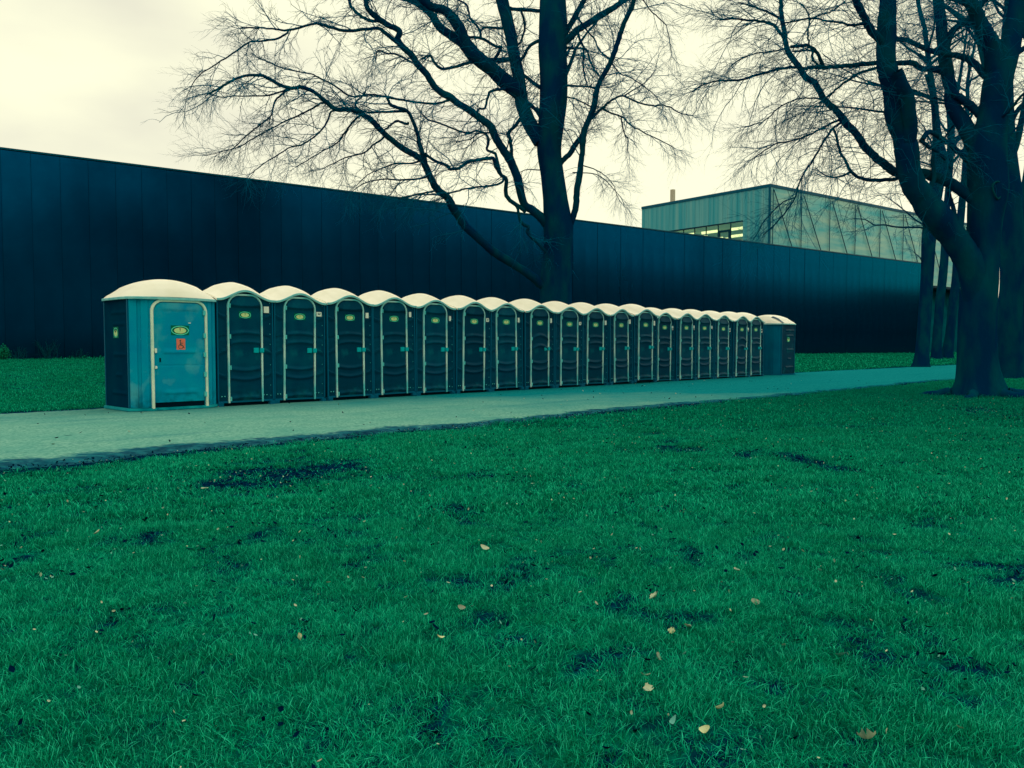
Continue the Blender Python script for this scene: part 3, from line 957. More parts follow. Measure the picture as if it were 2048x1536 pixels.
    d = door_sheet(-1.215, -0.295, 0.145, 1.905, 0.18, 60, 120, rel, -0.165).build('door', M['blue'], t, smooth=True)
    strip_frame(-1.265, -0.245, 0.03, 1.965, 0.22, 0.045, -0.19, -0.15).build('door_frame', M['cream_frame'], t)
    MB().box(-1.20, -0.31, -0.156, -0.1505, 0.056, 0.146).build('threshold', M['unit_dark'], t)
    logo('logo_sticker', -0.755, 1.42, 1.3, -0.186, d)
    s = MB().box(-0.825, -0.665, -0.190, -0.186, 1.06, 1.27).build('access_sticker', M['orange'], d, bevel=0.002)
    b = MB()
    disc(b, -0.755, 1.235, 0.014, 0.014, -0.1915)
    b.box(-0.762, -0.748, -0.1925, -0.1905, 1.15, 1.218)
    b.box(-0.748, -0.705, -0.1925, -0.1905, 1.185, 1.196)
    b.box(-0.748, -0.71, -0.1925, -0.1905, 1.146, 1.158)
    b.add([(-0.71, -0.192, 1.158), (-0.72, -0.192, 1.152), (-0.694, -0.192, 1.10), (-0.682, -0.192, 1.106)], [(0, 1, 2, 3)])
    ringf(b, -0.748, 1.128, 0.044, 0.044, 0.010, -0.1915)
    kind(b.build('wheelchair_symbol', M['ink'], s), 'stuff')
    for z in (1.74, 1.33, 0.98, 0.62, 0.26):
        MB().box(-0.325, -0.28, -0.2, -0.16, z - 0.045, z + 0.045).build('hinge', M['hinge'], d, bevel=0.005)
    MB().box(-1.21, -1.175, -0.205, -0.16, 1.02, 1.10).build('latch', M['tag'], d, bevel=0.006)
    MB().box(-1.205, -1.175, -0.205, -0.16, 0.74, 0.79).build('latch_pin', M['tag'], d, bevel=0.006)
    MB().box(-1.13, -1.11, -0.20, -0.16, 0.86, 0.93).build('keyhole', M['unit_dark'], d)
    MB().box(-0.60, -0.56, -0.189, -0.185, 1.545, 1.56).build('paint_chip', M['tag'], d)
    rv = MB()
    for fx, fz in ((0.35, 1.26), (0.55, 1.26), (0.3, 1.15), (0.6, 1.15), (0.35, 0.82), (0.35, 0.74), (0.75, 0.82), (0.78, 0.74)):
        x, y = -1.58 + 0.32 * fx, 0.02 - 0.17 * fx - 0.016
        rv.box(x - 0.007, x + 0.007, y - 0.012, y + 0.002, fz - 0.007, fz + 0.007)
    kind(rv.build('rivet_row', M['hinge'], t), 'stuff')
    return t
big = big_unit()
tag(big, 'large pale blue accessible toilet with orange wheelchair sticker on its door', 'accessible toilet')
p = row_pt(0.0, 0.0, 0.022)
big.location = p
big.rotation_euler = (0, 0, ROW_RZ)
big2 = copy_tree(big)
tag(big2, 'accessible toilet turned sideways at the far right end of the toilet row', 'accessible toilet')
# local centre (-0.80, 0.56) goes to row (22.87, 0.80), turned by +90 degrees
ca, cd = 23.22, 0.86
p = row_pt(ca - 0.56 * -1.0 * 1.0, cd, 0.022)
def place_rot(o, a, d, rz, lx, ly, z):
    base = row_pt(a, d, z)
    ang = ROW_RZ + rz
    off = np.array([lx * math.cos(ang) - ly * math.sin(ang), lx * math.sin(ang) + ly * math.cos(ang)])
    o.location = (base[0] - off[0], base[1] - off[1], z)
    o.rotation_euler = (0, 0, ang)
place_rot(big2, ca, cd, math.pi / 2, -0.80, 0.56, 0.01)
# dark vent strap across the far unit's roof
ys = np.linspace(-0.19, 1.30, 20)
st = MB()
def roof_z(x, y):
    dx, dy = abs(x + 0.80) / 0.845, abs(y - 0.56) / 0.775
    s = max(dx, dy)
    return 1.985 + 0.035 + 0.335 * max(0, 1 - dx ** 2.1) * (1 - 0.55 * dy ** 3.0) * min(1, (1 - s) * 3.2 + 0.02) ** 0.5
xs_ = np.linspace(-1.62, -1.15, 12)
P = np.array([[(x, y, roof_z(x, y) + 0.006) for y in (0.98, 1.03, 1.08, 1.13)] for x in xs_])
st.grid(P, flip=False)
st.build('roof_vent', M['unit'], big2)
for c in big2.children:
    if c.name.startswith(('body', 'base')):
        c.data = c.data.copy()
        c.data.materials[0] = M['blue_shaded']
    if c.name.startswith('side_panel'):
        c.data = c.data.copy()
        c.data.materials[0] = M['unit']

# ------------------------------------------------------------------ trees
def catmull(P, n=5):
    P = np.asarray(P, float)
    if len(P) < 3:
        t = np.linspace(0, 1, n + 1)[:, None]
        return P[0] * (1 - t) + P[-1] * t
    Q = np.concatenate([[2 * P[0] - P[1]], P, [2 * P[-1] - P[-2]]])
    out = []
    for i in range(1, len(Q) - 2):
        p0, p1, p2, p3 = Q[i - 1:i + 3]
        for k in range(n):
            t = k / n
            out.append(0.5 * (2 * p1 + (p2 - p0) * t + (2 * p0 - 5 * p1 + 4 * p2 - p3) * t * t + (3 * p1 - p0 - 3 * p2 + p3) * t ** 3))
    out.append(P[-1])
    return np.array(out)
def tubes(P, R, sides):
    """P (N,S,3), R (N,S) -> verts, quads"""
    N, S = P.shape[:2]
    T = np.empty_like(P)
    T[:, 1:-1] = P[:, 2:] - P[:, :-2]
    T[:, 0] = P[:, 1] - P[:, 0]
    T[:, -1] = P[:, -1] - P[:, -2]
    T /= np.linalg.norm(T, axis=-1, keepdims=True) + 1e-9
    ref = np.where(np.abs(T.mean(1, keepdims=True)[..., 1:2]) < 0.8, np.array([0.0, 1.0, 0.0]), np.array([1.0, 0.0, 0.0]))
    U = np.cross(T, np.broadcast_to(ref, T.shape))
    U /= np.linalg.norm(U, axis=-1, keepdims=True) + 1e-9
    W = np.cross(T, U)
    an = np.arange(sides) * 2 * np.pi / sides
    V = P[:, :, None] + R[:, :, None, None] * (np.cos(an)[:, None] * U[:, :, None] + np.sin(an)[:, None] * W[:, :, None])
    base = (np.arange(N)[:, None, None] * S + np.arange(S - 1)[None, :, None]) * sides
    k = np.arange(sides)[None, None]
    k2 = (k + 1) % sides
    Fq = np.stack([base + k, base + k2, base + sides + k2, base + sides + k], -1).reshape(-1, 4)
    return V.reshape(-1, 3), Fq
def grow(P0, D0, L, R0, R1, S, wig, droop, r):
    """batch of N polylines of S points"""
    N = len(P0)
    P = np.zeros((N, S, 3))
    P[:, 0] = P0
    d = D0.copy()
    st = (L / (S - 1))[:, None]
    for j in range(1, S):
        d = d + wig * r.normal(size=(N, 3))
        d[:, 2] -= droop * j / S
        d /= np.linalg.norm(d, axis=-1, keepdims=True) + 1e-9
        P[:, j] = P[:, j - 1] + d * st
    R = R0[:, None] * (1 - np.linspace(0, 1, S))[None] + R1[:, None] * np.linspace(0, 1, S)[None]
    return P, R
def spawn(P, R, k, t0, ang, r, up=0.0, flat=0.6, out_bias=None):
    """k children per parent polyline: start points, directions, parent radii"""
    N, S = P.shape[:2]
    t = t0 + (1 - t0) * (np.arange(k)[None] + r.random((N, k))) / k
    t = np.clip(t, 0, 0.999) * (S - 1)
    i = np.floor(t).astype(int)
    f = (t - i)[..., None]
    n = np.arange(N)[:, None]
    p = P[n, i] * (1 - f) + P[n, i + 1] * f
    tan = P[n, i + 1] - P[n, i]
    tan /= np.linalg.norm(tan, axis=-1, keepdims=True) + 1e-9
    rad = R[n, i] * (1 - f[..., 0]) + R[n, i + 1] * f[..., 0]
    rv = r.normal(size=p.shape)
    rv[..., 2] *= flat
    perp = rv - (rv * tan).sum(-1, keepdims=True) * tan
    perp /= np.linalg.norm(perp, axis=-1, keepdims=True) + 1e-9
    a = np.radians(r.uniform(ang[0], ang[1], size=rad.shape))[..., None]
    d = tan * np.cos(a) + perp * np.sin(a)
    d[..., 2] += up
    if out_bias is not None:
        d += out_bias
    d /= np.linalg.norm(d, axis=-1, keepdims=True) + 1e-9
    return p.reshape(-1, 3), d.reshape(-1, 3), rad.ravel()

class Tree:
    def __init__(s, name, label, Y, seed, group='tall bare trees in the park'):
        s.Y, s.r = Y, np.random.default_rng(seed)
        s.root = empty(name, (0, 0, 0))
        tag(s.root, label, 'tree', group)
        s.px = []          # (N,2) pixel samples, (N,) depths
        s.curves = []      # dicts of P, R
        s.rootset = False
    def depth_near(s, x, y):
        best, dy = 1e18, s.Y
        for q, Yd in s.px:
            d = ((q - (x, y)) ** 2).sum(1)
            k = d.argmin()
            if d[k] < best:
                best, dy = d[k], Yd[k]
        return dy
    def trace(s, pts, w0, w1, slope=None, name='limb', Y0=None, sides=8, twig=1.0, ext=0.0, jit=0.006, dens=True):
        pts = np.array(pts, float)
        if Y0 is None:
            Y0 = s.depth_near(*pts[0])
        if slope is None:
            slope = s.r.choice([-1, 1]) * s.r.uniform(0.12, 0.5)
        seg = np.r_[0, np.cumsum(np.hypot(*np.diff(pts, axis=0).T))]
        Yd = Y0 + slope * seg * Y0 / F
        s.px.append((catmull(pts, 4), catmull(np.c_[Yd, Yd], 4)[:, 0]))
        P3 = np.array([at(x, y, Yq) for (x, y), Yq in zip(pts, Yd)])
        P3[1:] += s.r.normal(size=(len(P3) - 1, 3)) * 0.022 * s.Y / 29
        P = catmull(P3, 5)
        nn = len(P)
        P[1:-1] += s.r.normal(size=(nn - 2, 3)) * jit
        tt = np.linspace(0, 1, nn)
        R = (w0 + (w1 - w0) * tt) / 2 * (Y0 / F)
        if ext:
            d = P[-1] - P[-4]
            d /= np.linalg.norm(d)
            Pe, Re = grow(P[-1:], d[None], np.array([ext]), R[-1:], np.array([0.012]), 14, 0.10, -0.10, s.r)
            P = np.concatenate([P, Pe[0, 1:]])
            R = np.concatenate([R, Re[0, 1:]])
        R = R * (1 + 0.05 * np.interp(np.arange(len(R)), np.arange(0, len(R) + 6, 5), s.r.normal(size=len(np.arange(0, len(R) + 6, 5)))))
        s.curves.append(dict(P=P, R=R, name=name, sides=sides, twig=twig))
        return s.curves[-1]
    def limb3(s, p, d, L, r0, name='limb', wig=0.09, droop=-0.03, S=12, sides=7, twig=1.0):
        P, R = grow(np.array([p]), np.array([d]) / np.linalg.norm(d), np.array([L]), np.array([r0]), np.array([0.012]), S, wig, droop, s.r)
        s.curves.append(dict(P=P[0], R=R[0], name=name, sides=sides, twig=twig))
    def trunk(s, pts, ws, flare=0.0, lobes=5, roots=0, ext=0.0, sides=28, sub=6):
        """pts in pixels from the base up, ws widths in pixels"""
        pts = np.array(pts, float)
        P3 = np.array([at(x, y, s.Y) for x, y in pts])
        P = catmull(P3, sub)
        R = np.interp(np.linspace(0, 1, len(P)), np.linspace(0, 1, len(ws)), np.array(ws)) / 2 * s.Y / F
        zb = float(gz(P[0, 0], P[0, 1])) - 0.08
        P[0, 2] = zb
        s.root.location = (P[0, 0], P[0, 1], zb)
        if ext:
            d = P[-1] - P[-4]; d /= np.linalg.norm(d)
            Pe, Re = grow(P[-1:], d[None], np.array([ext]), R[-1:], np.array([0.03]), 14, 0.06, -0.12, s.r)
            P = np.concatenate([P, Pe[0, 1:]]); R = np.concatenate([R, Re[0, 1:]])
        s.px.append((catmull(pts, 4), np.full(len(catmull(pts, 4)), s.Y)))
        N = len(P)
        an = np.arange(sides) * 2 * np.pi / sides
        ph = s.r.uniform(0, 6.28, 4)
        V = np.zeros((N, sides, 3))
        for i in range(N):
            h = max(0.0, P[i, 2] - zb)
            fl = flare * math.exp(-h / 0.33)
            lob = 1 + 0.05 * np.sin(2 * an + ph[0] + h * 0.4) + 0.04 * np.sin(3 * an + ph[1] - h * 0.7) + 0.018 * np.sin(7 * an + ph[2] + 0.5 * h)
            root = np.maximum(0, np.cos(lobes * an / 1.0 + ph[3])) ** 1.5
            rr = R[i] * lob * (1 + fl * (0.35 + 1.0 * root))
            V[i, :, 0] = P[i, 0] + rr * np.cos(an)
            V[i, :, 1] = P[i, 1] + rr * np.sin(an)
            V[i, :, 2] = P[i, 2]
        base = np.arange(N - 1)[:, None] * sides
        k = np.arange(sides)[None]
        Fq = np.stack([base + k, base + (k + 1) % sides, base + sides + (k + 1) % sides, base + sides + k], -1).reshape(-1, 4)
        me = fast_mesh('trunk', V.reshape(-1, 3) - np.array(s.root.location), Fq, 4)
        s.tr = link('trunk', me, M['bark'], s.root, smooth=True)
        s.P, s.R = P, R
        for k in range(roots):
            a = ph[3] * -1 / lobes + 2 * math.pi * k / lobes + s.r.normal() * 0.15
            r0 = R[0] * (1 + flare * 0.5)
            p = np.array([P[0, 0] + r0 * math.cos(a), P[0, 1] + r0 * math.sin(a), zb + 0.16])
            L = s.r.uniform(0.8, 1.8)
            t = np.linspace(0, 1, 9)[:, None]
            a2 = a + s.r.normal() * 0.25
            Q = p + np.c_[t * L * math.cos(a2), t * L * math.sin(a2), -0.14 * t ** 0.8] + s.r.normal(size=(9, 3)) * np.array([0.03, 0.03, 0.008])
            s.curves.append(dict(P=Q, R=np.linspace(0.13, 0.05, 9), name='root', sides=8, twig=0))
    def finish(s, l1=0.25, len1=(0.9, 2.4), k2=8, len2=(0.35, 1.0), k3=3, len3=(0.12, 0.42), droop=0.16, rad=(0.012, 0.007, 0.0045), bias=(0, 0, -0.05), cap=None):
        r = s.r
        off = np.array(s.root.location)
        P0, D0, R0 = [], [], []
        for c in s.curves:
            V, Fq = tubes(c['P'][None], c['R'][None], c['sides'])
            me = fast_mesh(c['name'], V - off, Fq, 4)
            link(c['name'], me, M['bark'], s.root, smooth=True)
            if c['twig'] <= 0:
                continue
            L = np.linalg.norm(np.diff(c['P'], axis=0), axis=1).sum()
            k = max(2, int(L / l1 * c['twig']))
            p, d, rr = spawn(c['P'][None], c['R'][None], k, 0.22, (25, 70), r, up=-0.02)
            P0.append(p); D0.append(d); R0.append(np.minimum(rr * 0.5, rad[0] * r.uniform(0.7, 1.5, len(rr))))
            # the tip carries on
            q = c['P'][-1:]
            dq = c['P'][-1] - c['P'][-3]
            for _ in range(2):
                P0.append(q); D0.append((dq / np.linalg.norm(dq) + 0.25 * r.normal(size=3))[None]); R0.append(np.array([min(c['R'][-1], rad[0] * 0.6)]))
        P0, D0, R0 = np.concatenate(P0), np.concatenate(D0) + np.array(bias), np.concatenate(R0)
        D0 /= np.linalg.norm(D0, axis=1, keepdims=True)
        if cap and len(P0) > cap:
            sel = r.choice(len(P0), cap, replace=False)
            P0, D0, R0 = P0[sel], D0[sel], R0[sel]
        V_, F_, nv = [], [], 0
        def put(P, R, sides):
            nonlocal nv
            V, Fq = tubes(P, R, sides)
            V_.append(V); F_.append(Fq + nv); nv += len(V)
        L1 = r.uniform(*len1, len(P0)) * np.clip(R0 / rad[0], 0.55, 1.3)
        Pa, Ra = grow(P0, D0, L1, R0, R0 * 0.35, 9, 0.17, droop, r)
        put(Pa, Ra, 4)
        p, d, rr = spawn(Pa, Ra, k2, 0.15, (20, 60), r, up=-0.05)
        L2 = r.uniform(*len2, len(p))
        R2 = np.minimum(rr * 0.8, rad[1])
        Pb, Rb = grow(p, d, L2, R2, R2 * 0.45, 6, 0.16, droop * 1.1, r)
        put(Pb, Rb, 3)
        if k3:
            p, d, rr = spawn(Pb, Rb, k3, 0.2, (20, 55), r, up=-0.05)
            L3 = r.uniform(*len3, len(p))
            R3 = np.minimum(rr * 0.9, rad[2])
            Pc, Rc = grow(p, d, L3, R3, R3 * 0.5, 4, 0.14, droop, r)
            put(Pc, Rc, 3)
        V, Fq = np.concatenate(V_), np.concatenate(F_)
        me = fast_mesh('twigs', V - off, Fq, 4)
        kind(link('twigs', me, M['twig'], s.root), 'stuff')
        return len(Fq) * 2

ntri = {}
# --- the big beech behind the toilets
T = Tree('beech_tree', 'big bare beech with one straight trunk standing between the toilets and the dark hall', 29.0, 11)
T.trunk([(1113, 727), (1113, 640), (1112, 560), (1116, 500), (1115, 450), (1110, 400), (1104, 350), (1098, 300), (1102, 250), (1107, 200), (1108, 150), (1106, 100), (1107, 50), (1106, 2)],
        [74, 62, 60, 56, 58, 50, 48, 50, 53, 56, 56, 57, 56, 50], flare=0.5, ext=7.0)
T.trace([(1080, 285), (1064, 252), (1050, 220), (1044, 200), (1037, 156), (1031, 117), (1025, 78), (1013, 39), (1003, 0)], 30, 23, 0.15, ext=6)
T.trace([(1040, 185), (1011, 162), (982, 137), (952, 113), (929, 86), (919, 64), (909, 43), (890, 23), (865, 16), (845, 0)], 34, 14, -0.35, ext=4)
T.trace([(935, 95), (909, 76), (880, 53), (865, 33), (845, 14), (827, 0)], 18, 14, 0.3, ext=4)
S3 = T.trace([(1098, 455), (1082, 437), (1062, 421), (1050, 405), (1037, 364), (1027, 335), (1017, 316), (1007, 300), (993, 278), (979, 251), (962, 239), (940, 223), (915, 208), (900, 195), (874, 176), (851, 148), (835, 127), (820, 109), (806, 94), (796, 78), (798, 62), (777, 53), (757, 39), (738, 16), (732, 0)], 18, 9, -0.22, ext=3)
T.trace([(806, 94), (777, 72), (757, 60), (738, 57), (689, 59), (640, 48), (629, 47), (576, 59), (545, 57), (516, 55), (483, 55)], 8, 2.5, -0.3)
T.trace([(576, 59), (574, 64), (551, 78), (520, 83), (496, 86), (457, 111), (428, 135), (399, 150), (379, 176), (372, 205)], 5, 1.5, 0.2, name='branch', sides=6)
T.trace([(757, 42), (735, 36), (714, 29), (702, 12), (699, 0)], 7, 6, 0.4, ext=2.5, name='branch', sides=6)
T.trace([(900, 199), (874, 209), (835, 205), (806, 201), (777, 195), (743, 190), (704, 190), (669, 170), (640, 156), (623, 150), (574, 137), (535, 125), (516, 111)], 5, 2, -0.45, name='branch', sides=6)
T.trace([(960, 122), (933, 125), (909, 135), (884, 135), (866, 125), (861, 113), (841, 119)], 7, 4, -0.5, name='branch', sides=6)
T.trace([(835, 127), (820, 119), (788, 109), (775, 109), (755, 101), (752, 120)], 5, 3, 0.5, name='branch', sides=6)
S4 = T.trace([(1096, 580), (1082, 569), (1060, 552), (1037, 534), (998, 511), (978, 497), (959, 480), (931, 452), (916, 427), (906, 413), (895, 399), (876, 382), (862, 356), (852, 333), (843, 319), (817, 303), (794, 284), (766, 264), (745, 243), (723, 227), (700, 220), (673, 219), (652, 206), (633, 187), (604, 174), (584, 174), (555, 168), (525, 156), (492, 152), (457, 162), (438, 176), (418, 187)], 19, 3, -0.38)
T.trace([(852, 335), (848, 315), (841, 292), (829, 259), (815, 221), (784, 211), (777, 195)], 10, 5, -0.5)
T.trace([(815, 222), (778, 221), (739, 225), (718, 221)], 6, 3, 0.4, name='branch', sides=6)
T.trace([(818, 247), (809, 247), (792, 243), (774, 255), (768, 262)], 6, 3, -0.3, name='branch', sides=6)
T.trace([(738, 240), (722, 225), (711, 207), (724, 191), (728, 185)], 5, 3.5, 0.6, name='branch', sides=6)
for pts in ([(604, 176), (584, 176), (555, 185), (525, 191), (477, 195), (447, 195), (425, 190)], [(590, 174), (574, 184), (551, 205), (539, 230), (520, 250), (496, 269), (465, 295), (449, 300), (414, 311)],
            [(652, 206), (643, 208), (613, 225), (574, 239), (545, 257), (516, 272), (477, 292), (449, 302)], [(680, 219), (662, 225), (652, 243), (641, 264), (623, 278), (602, 290), (580, 294), (555, 311), (525, 329), (500, 346)],
            [(725, 228), (707, 239), (691, 266), (672, 282), (652, 298), (613, 321), (594, 331)], [(772, 268), (762, 278), (749, 286), (729, 307), (700, 315), (691, 317), (660, 330), (645, 339)],
            [(845, 320), (820, 325), (790, 328), (760, 340), (735, 352), (715, 372)], [(860, 352), (835, 358), (800, 360), (770, 358), (735, 365), (705, 380)], [(875, 380), (850, 388), (815, 392), (790, 398)]):
    T.trace(pts, 4.5, 1.6, name='branch', sides=5, twig=1.2)
T.trace([(1050, 422), (1044, 417), (1021, 400), (1013, 386), (1012, 359), (1005, 351), (992, 331), (986, 318), (968, 318), (939, 325), (919, 337), (900, 336), (895, 333), (872, 321), (850, 307)], 9, 5, -0.5)
T.trace([(1000, 345), (991, 309), (989, 305), (973, 298), (975, 278), (969, 268), (954, 262), (936, 268), (911, 259), (876, 247), (856, 237), (841, 223)], 6, 3, 0.5, name='branch', sides=6)
T.trace([(1007, 357), (1005, 364), (988, 372), (959, 376), (929, 380), (900, 386), (876, 389), (837, 389), (798, 395)], 5, 2.2, -0.55, name='branch', sides=6)
T.trace([(1030, 410), (1037, 419), (1041, 441), (1056, 456), (1054, 466), (1076, 489), (1092, 508)], 5, 7, 0.1, name='branch', sides=6)
T.trace([(1024, 318), (1022, 302), (1020, 278), (1016, 268), (1032, 251), (1042, 236)], 7, 6, -0.2, name='branch', sides=6)
T.trace([(1030, 172), (1011, 176), (982, 182), (976, 195), (972, 215), (956, 219), (954, 230)], 6, 4, -0.6, name='branch', sides=6)
T.trace([(987, 265), (954, 268), (940, 280), (915, 282)], 4, 2, 0.6, name='branch', sides=6)
# right side
T.trace([(1130, 470), (1144, 441), (1150, 413), (1156, 384), (1160, 359), (1162, 329), (1166, 300), (1167, 283), (1171, 260), (1177, 238), (1187, 211), (1193, 176), (1205, 154), (1218, 133), (1228, 109), (1236, 82), (1244, 59), (1253, 35), (1263, 16), (1269, 0)], 13, 8, -0.2, ext=3)
T.trace([(1112, 340), (1125, 325), (1140, 308), (1152, 289), (1166, 268)], 11, 9, -0.15)
T.trace([(1175, 245), (1191, 230), (1205, 213), (1220, 203), (1248, 193), (1273, 203), (1302, 210), (1332, 210), (1361, 223), (1380, 230)], 6, 2, -0.4, name='branch', sides=6)
T.trace([(1248, 193), (1263, 184), (1287, 164), (1308, 145)], 3, 1.8, 0.3, name='branch', sides=5)
T.trace([(1203, 216), (1224, 229), (1244, 234), (1257, 248), (1292, 268), (1332, 289), (1350, 300)], 4, 1.8, 0.4, name='branch', sides=5)
T.trace([(1242, 235), (1246, 252), (1251, 273), (1257, 279), (1256, 300)], 3, 2, 0.2, name='branch', sides=5)
T.trace([(1118, 92), (1138, 74), (1152, 61), (1175, 47), (1205, 29), (1230, 12), (1250, 0)], 15, 11, 0.3, ext=4)
T.trace([(1128, 68), (1142, 49), (1156, 23), (1168, 0)], 12, 10, -0.3, ext=4)
T.trace([(1156, 60), (1160, 78), (1166, 98), (1166, 118), (1169, 141), (1175, 172)], 5, 3, -0.4, name='branch', sides=6)
T.trace([(1130, 94), (1138, 96), (1166, 100), (1177, 105), (1181, 125), (1199, 152)], 5, 3, -0.6, name='branch', sides=6)
T.trace([(1153, 30), (1160, 39), (1175, 60), (1191, 78), (1201, 102), (1220, 119), (1240, 145), (1261, 158), (1302, 184), (1322, 203)], 4, 2, 0.2, name='branch', sides=5)
T.trace([(1125, 172), (1138, 174), (1175, 172), (1190, 176)], 5, 3, -0.8, name='branch', sides=5)
T.trace([(1125, 197), (1136, 197), (1156, 199), (1183, 213)], 3.5, 2.5, -0.8, name='branch', sides=5)
T.trace([(1269, 0), (1285, 2), (1302, 23), (1326, 43), (1335, 62), (1343, 105)], 3, 1.6, 0.3, name='branch', sides=5)
T.trace([(1010, 15), (1029, 16), (1050, 18), (1080, 20)], 8, 7, 0.1)
T.trace([(1041, 19), (1048, 39), (1048, 59), (1041, 82), (1036, 90)], 5, 4, 0.1, name='branch', sides=6)
T.trace([(1084, 82), (1074, 84), (1058, 94), (1046, 111), (1040, 120)], 7, 6, 0.1, name='branch', sides=6)
T.trace([(1025, 118), (1000, 119), (972, 121), (960, 120)], 10, 10, -0.1)
T.trace([(988, 122), (992, 117), (1001, 98), (992, 92), (962, 78), (939, 78)], 7, 5, -0.4, name='branch', sides=6)
T.trace([(962, 78), (960, 62), (952, 47), (941, 33), (933, 12), (921, 0)], 5, 4, 0.4, ext=2, name='branch', sides=6)
T.trace([(1015, 57), (1003, 57), (972, 55), (962, 60)], 6, 4, -0.4, name='branch', sides=6)
for pts in ([(1145, 345), (1190, 348), (1215, 365), (1240, 395)], [(1162, 330), (1200, 345), (1225, 370), (1236, 398)], [(1080, 340), (1055, 342), (1035, 348)]):
    T.trace(pts, 2.5, 1.2, name='branch', sides=5)
# far side and upper limbs (outside the frame or behind)
for k in range(10):
    i = T.r.integers(len(T.P) - 12, len(T.P) - 1)
    az = k * 2.4
    T.limb3(T.P[i], np.array([math.cos(az), math.sin(az), 0.7]), T.r.uniform(4, 7), 0.14)
for k in range(6):
    i = T.r.integers(40, 66)
    az = math.radians(40 + 20 * k)
    T.limb3(T.P[i], np.array([math.cos(az) * 0.8, math.sin(az), 0.55]), T.r.uniform(4, 6.5), 0.09, twig=0.7)
ntri['beech'] = T.finish(l1=0.26, len1=(0.6, 1.8), k2=7, len2=(0.3, 0.85), k3=3, droop=0.08, rad=(0.014, 0.009, 0.0056), bias=(-0.02, 0, -0.03))

# --- the big tree on the lawn at the right
T = Tree('beech_tree', 'thick forked bare tree with spreading roots standing on the near lawn at the right', 18.9, 12)
T.trunk([(1957, 796), (1957, 760), (1955, 720), (1955, 660), (1958, 600), (1962, 560), (1967, 500), (1971, 440), (1977, 380), (1975, 320), (1980, 270), (1988, 220), (1995, 165), (2006, 130), (2020, 90), (2028, 45), (2034, 0)],
        [86, 79, 72, 69, 69, 67, 60, 66, 78, 74, 62, 54, 54, 48, 38, 32, 28], flare=0.5, lobes=6, roots=7, ext=6)
T.trace([(1994, 200), (1991, 145), (1983, 95), (1970, 62), (1953, 35), (1940, 8), (1936, 0)], 38, 20, -0.1, ext=4)
# left limb rising to a second stem
T.trace([(1960, 640), (1954, 585), (1940, 530), (1924, 496), (1902, 466), (1873, 434), (1845, 397), (1826, 365), (1815, 335), (1812, 300), (1806, 270), (1795, 235), (1786, 210), (1783, 176), (1775, 140), (1772, 115), (1775, 60), (1775, 0)], 56, 32, -0.08, ext=6, sides=16, twig=0.5)
T.trace([(1812, 320), (1818, 285), (1819, 250), (1818, 225), (1812, 195), (1800, 165), (1790, 145)], 28, 24, -0.35, sides=10, twig=0.4)
T.trace([(1945, 398), (1937, 391), (1902, 368), (1873, 354), (1843, 348), (1815, 345), (1791, 342), (1769, 329), (1746, 309), (1726, 288), (1710, 268), (1695, 247), (1673, 223), (1652, 202), (1633, 170), (1612, 154), (1594, 133), (1579, 109), (1573, 88), (1569, 59), (1563, 29), (1563, 0)], 22, 9, 0.16, ext=2.5, twig=1.2)
T.trace([(1571, 80), (1560, 62), (1547, 49), (1520, 44), (1497, 41), (1465, 35), (1440, 40)], 7, 3, -0.4, twig=1.6)
T.trace([(1800, 350), (1789, 356), (1755, 360), (1730, 358), (1703, 345), (1691, 319), (1683, 302), (1673, 268), (1668, 255)], 8, 4, -0.3, twig=1.6)
T.trace([(1968, 320), (1950, 285), (1931, 254), (1908, 215), (1900, 176), (1892, 117), (1882, 59), (1875, 0)], 34, 21, 0.3, ext=6, sides=12, twig=0.7)
T.trace([(1894, 90), (1904, 64), (1931, 43), (1953, 21), (1970, 0)], 14, 11, -0.2, ext=4)
T.trace([(1975, 240), (1960, 225), (1941, 211), (1921, 195), (1905, 185)], 17, 13, 0.3)
T.trace([(1982, 160), (1970, 150), (1941, 121), (1912, 111), (1878, 104), (1843, 94), (1814, 82), (1796, 78), (1778, 72)], 15, 9, 0.4, twig=1.5)
T.trace([(1898, 152), (1873, 141), (1843, 137), (1824, 127), (1796, 125), (1753, 125), (1707, 131), (1670, 134), (1641, 135), (1622, 135), (1605, 136)], 13, 6, -0.25, twig=1.2)
T.trace([(1646, 134), (1637, 109), (1620, 92), (1600, 93), (1582, 92)], 8, 6, -0.5, name='branch', sides=6)
T.trace([(1640, 132), (1625, 120), (1624, 104), (1606, 101), (1585, 104)], 5, 4, 0.4, name='branch', sides=6)
T.trace([(1619, 92), (1617, 65), (1618, 39), (1612, 20), (1600, 8)], 4, 3, 0.4, name='branch', sides=6)
T.trace([(1775, 108), (1760, 82), (1743, 59), (1727, 35), (1717, 12), (1710, 0)], 16, 13, -0.3, ext=3)
T.trace([(1738, 50), (1725, 49), (1704, 51), (1676, 41), (1650, 42), (1622, 39), (1590, 42), (1560, 45)], 6, 3, -0.3, name='branch', sides=6, twig=1.4)
T.trace([(1775, 132), (1751, 137), (1712, 152), (1672, 176), (1659, 189), (1640, 205)], 6, 3, 0.4, name='branch', sides=6, twig=1.4)
T.trace([(1604, 136), (1575, 135), (1526, 148), (1477, 160), (1444, 160), (1409, 170), (1385, 182)], 6, 2.4, -0.3, name='branch', sides=6, twig=1.8)
T.trace([(1690, 240), (1680, 242), (1663, 246), (1633, 262), (1600, 275), (1555, 289), (1532, 299), (1500, 318)], 5, 2, -0.3, name='branch', sides=6, twig=1.8)
T.trace([(1683, 244), (1665, 256), (1643, 289), (1625, 320), (1600, 360), (1590, 395), (1560, 440), (1530, 470)], 5, 2.2, -0.35, name='branch', sides=6, twig=1.0)
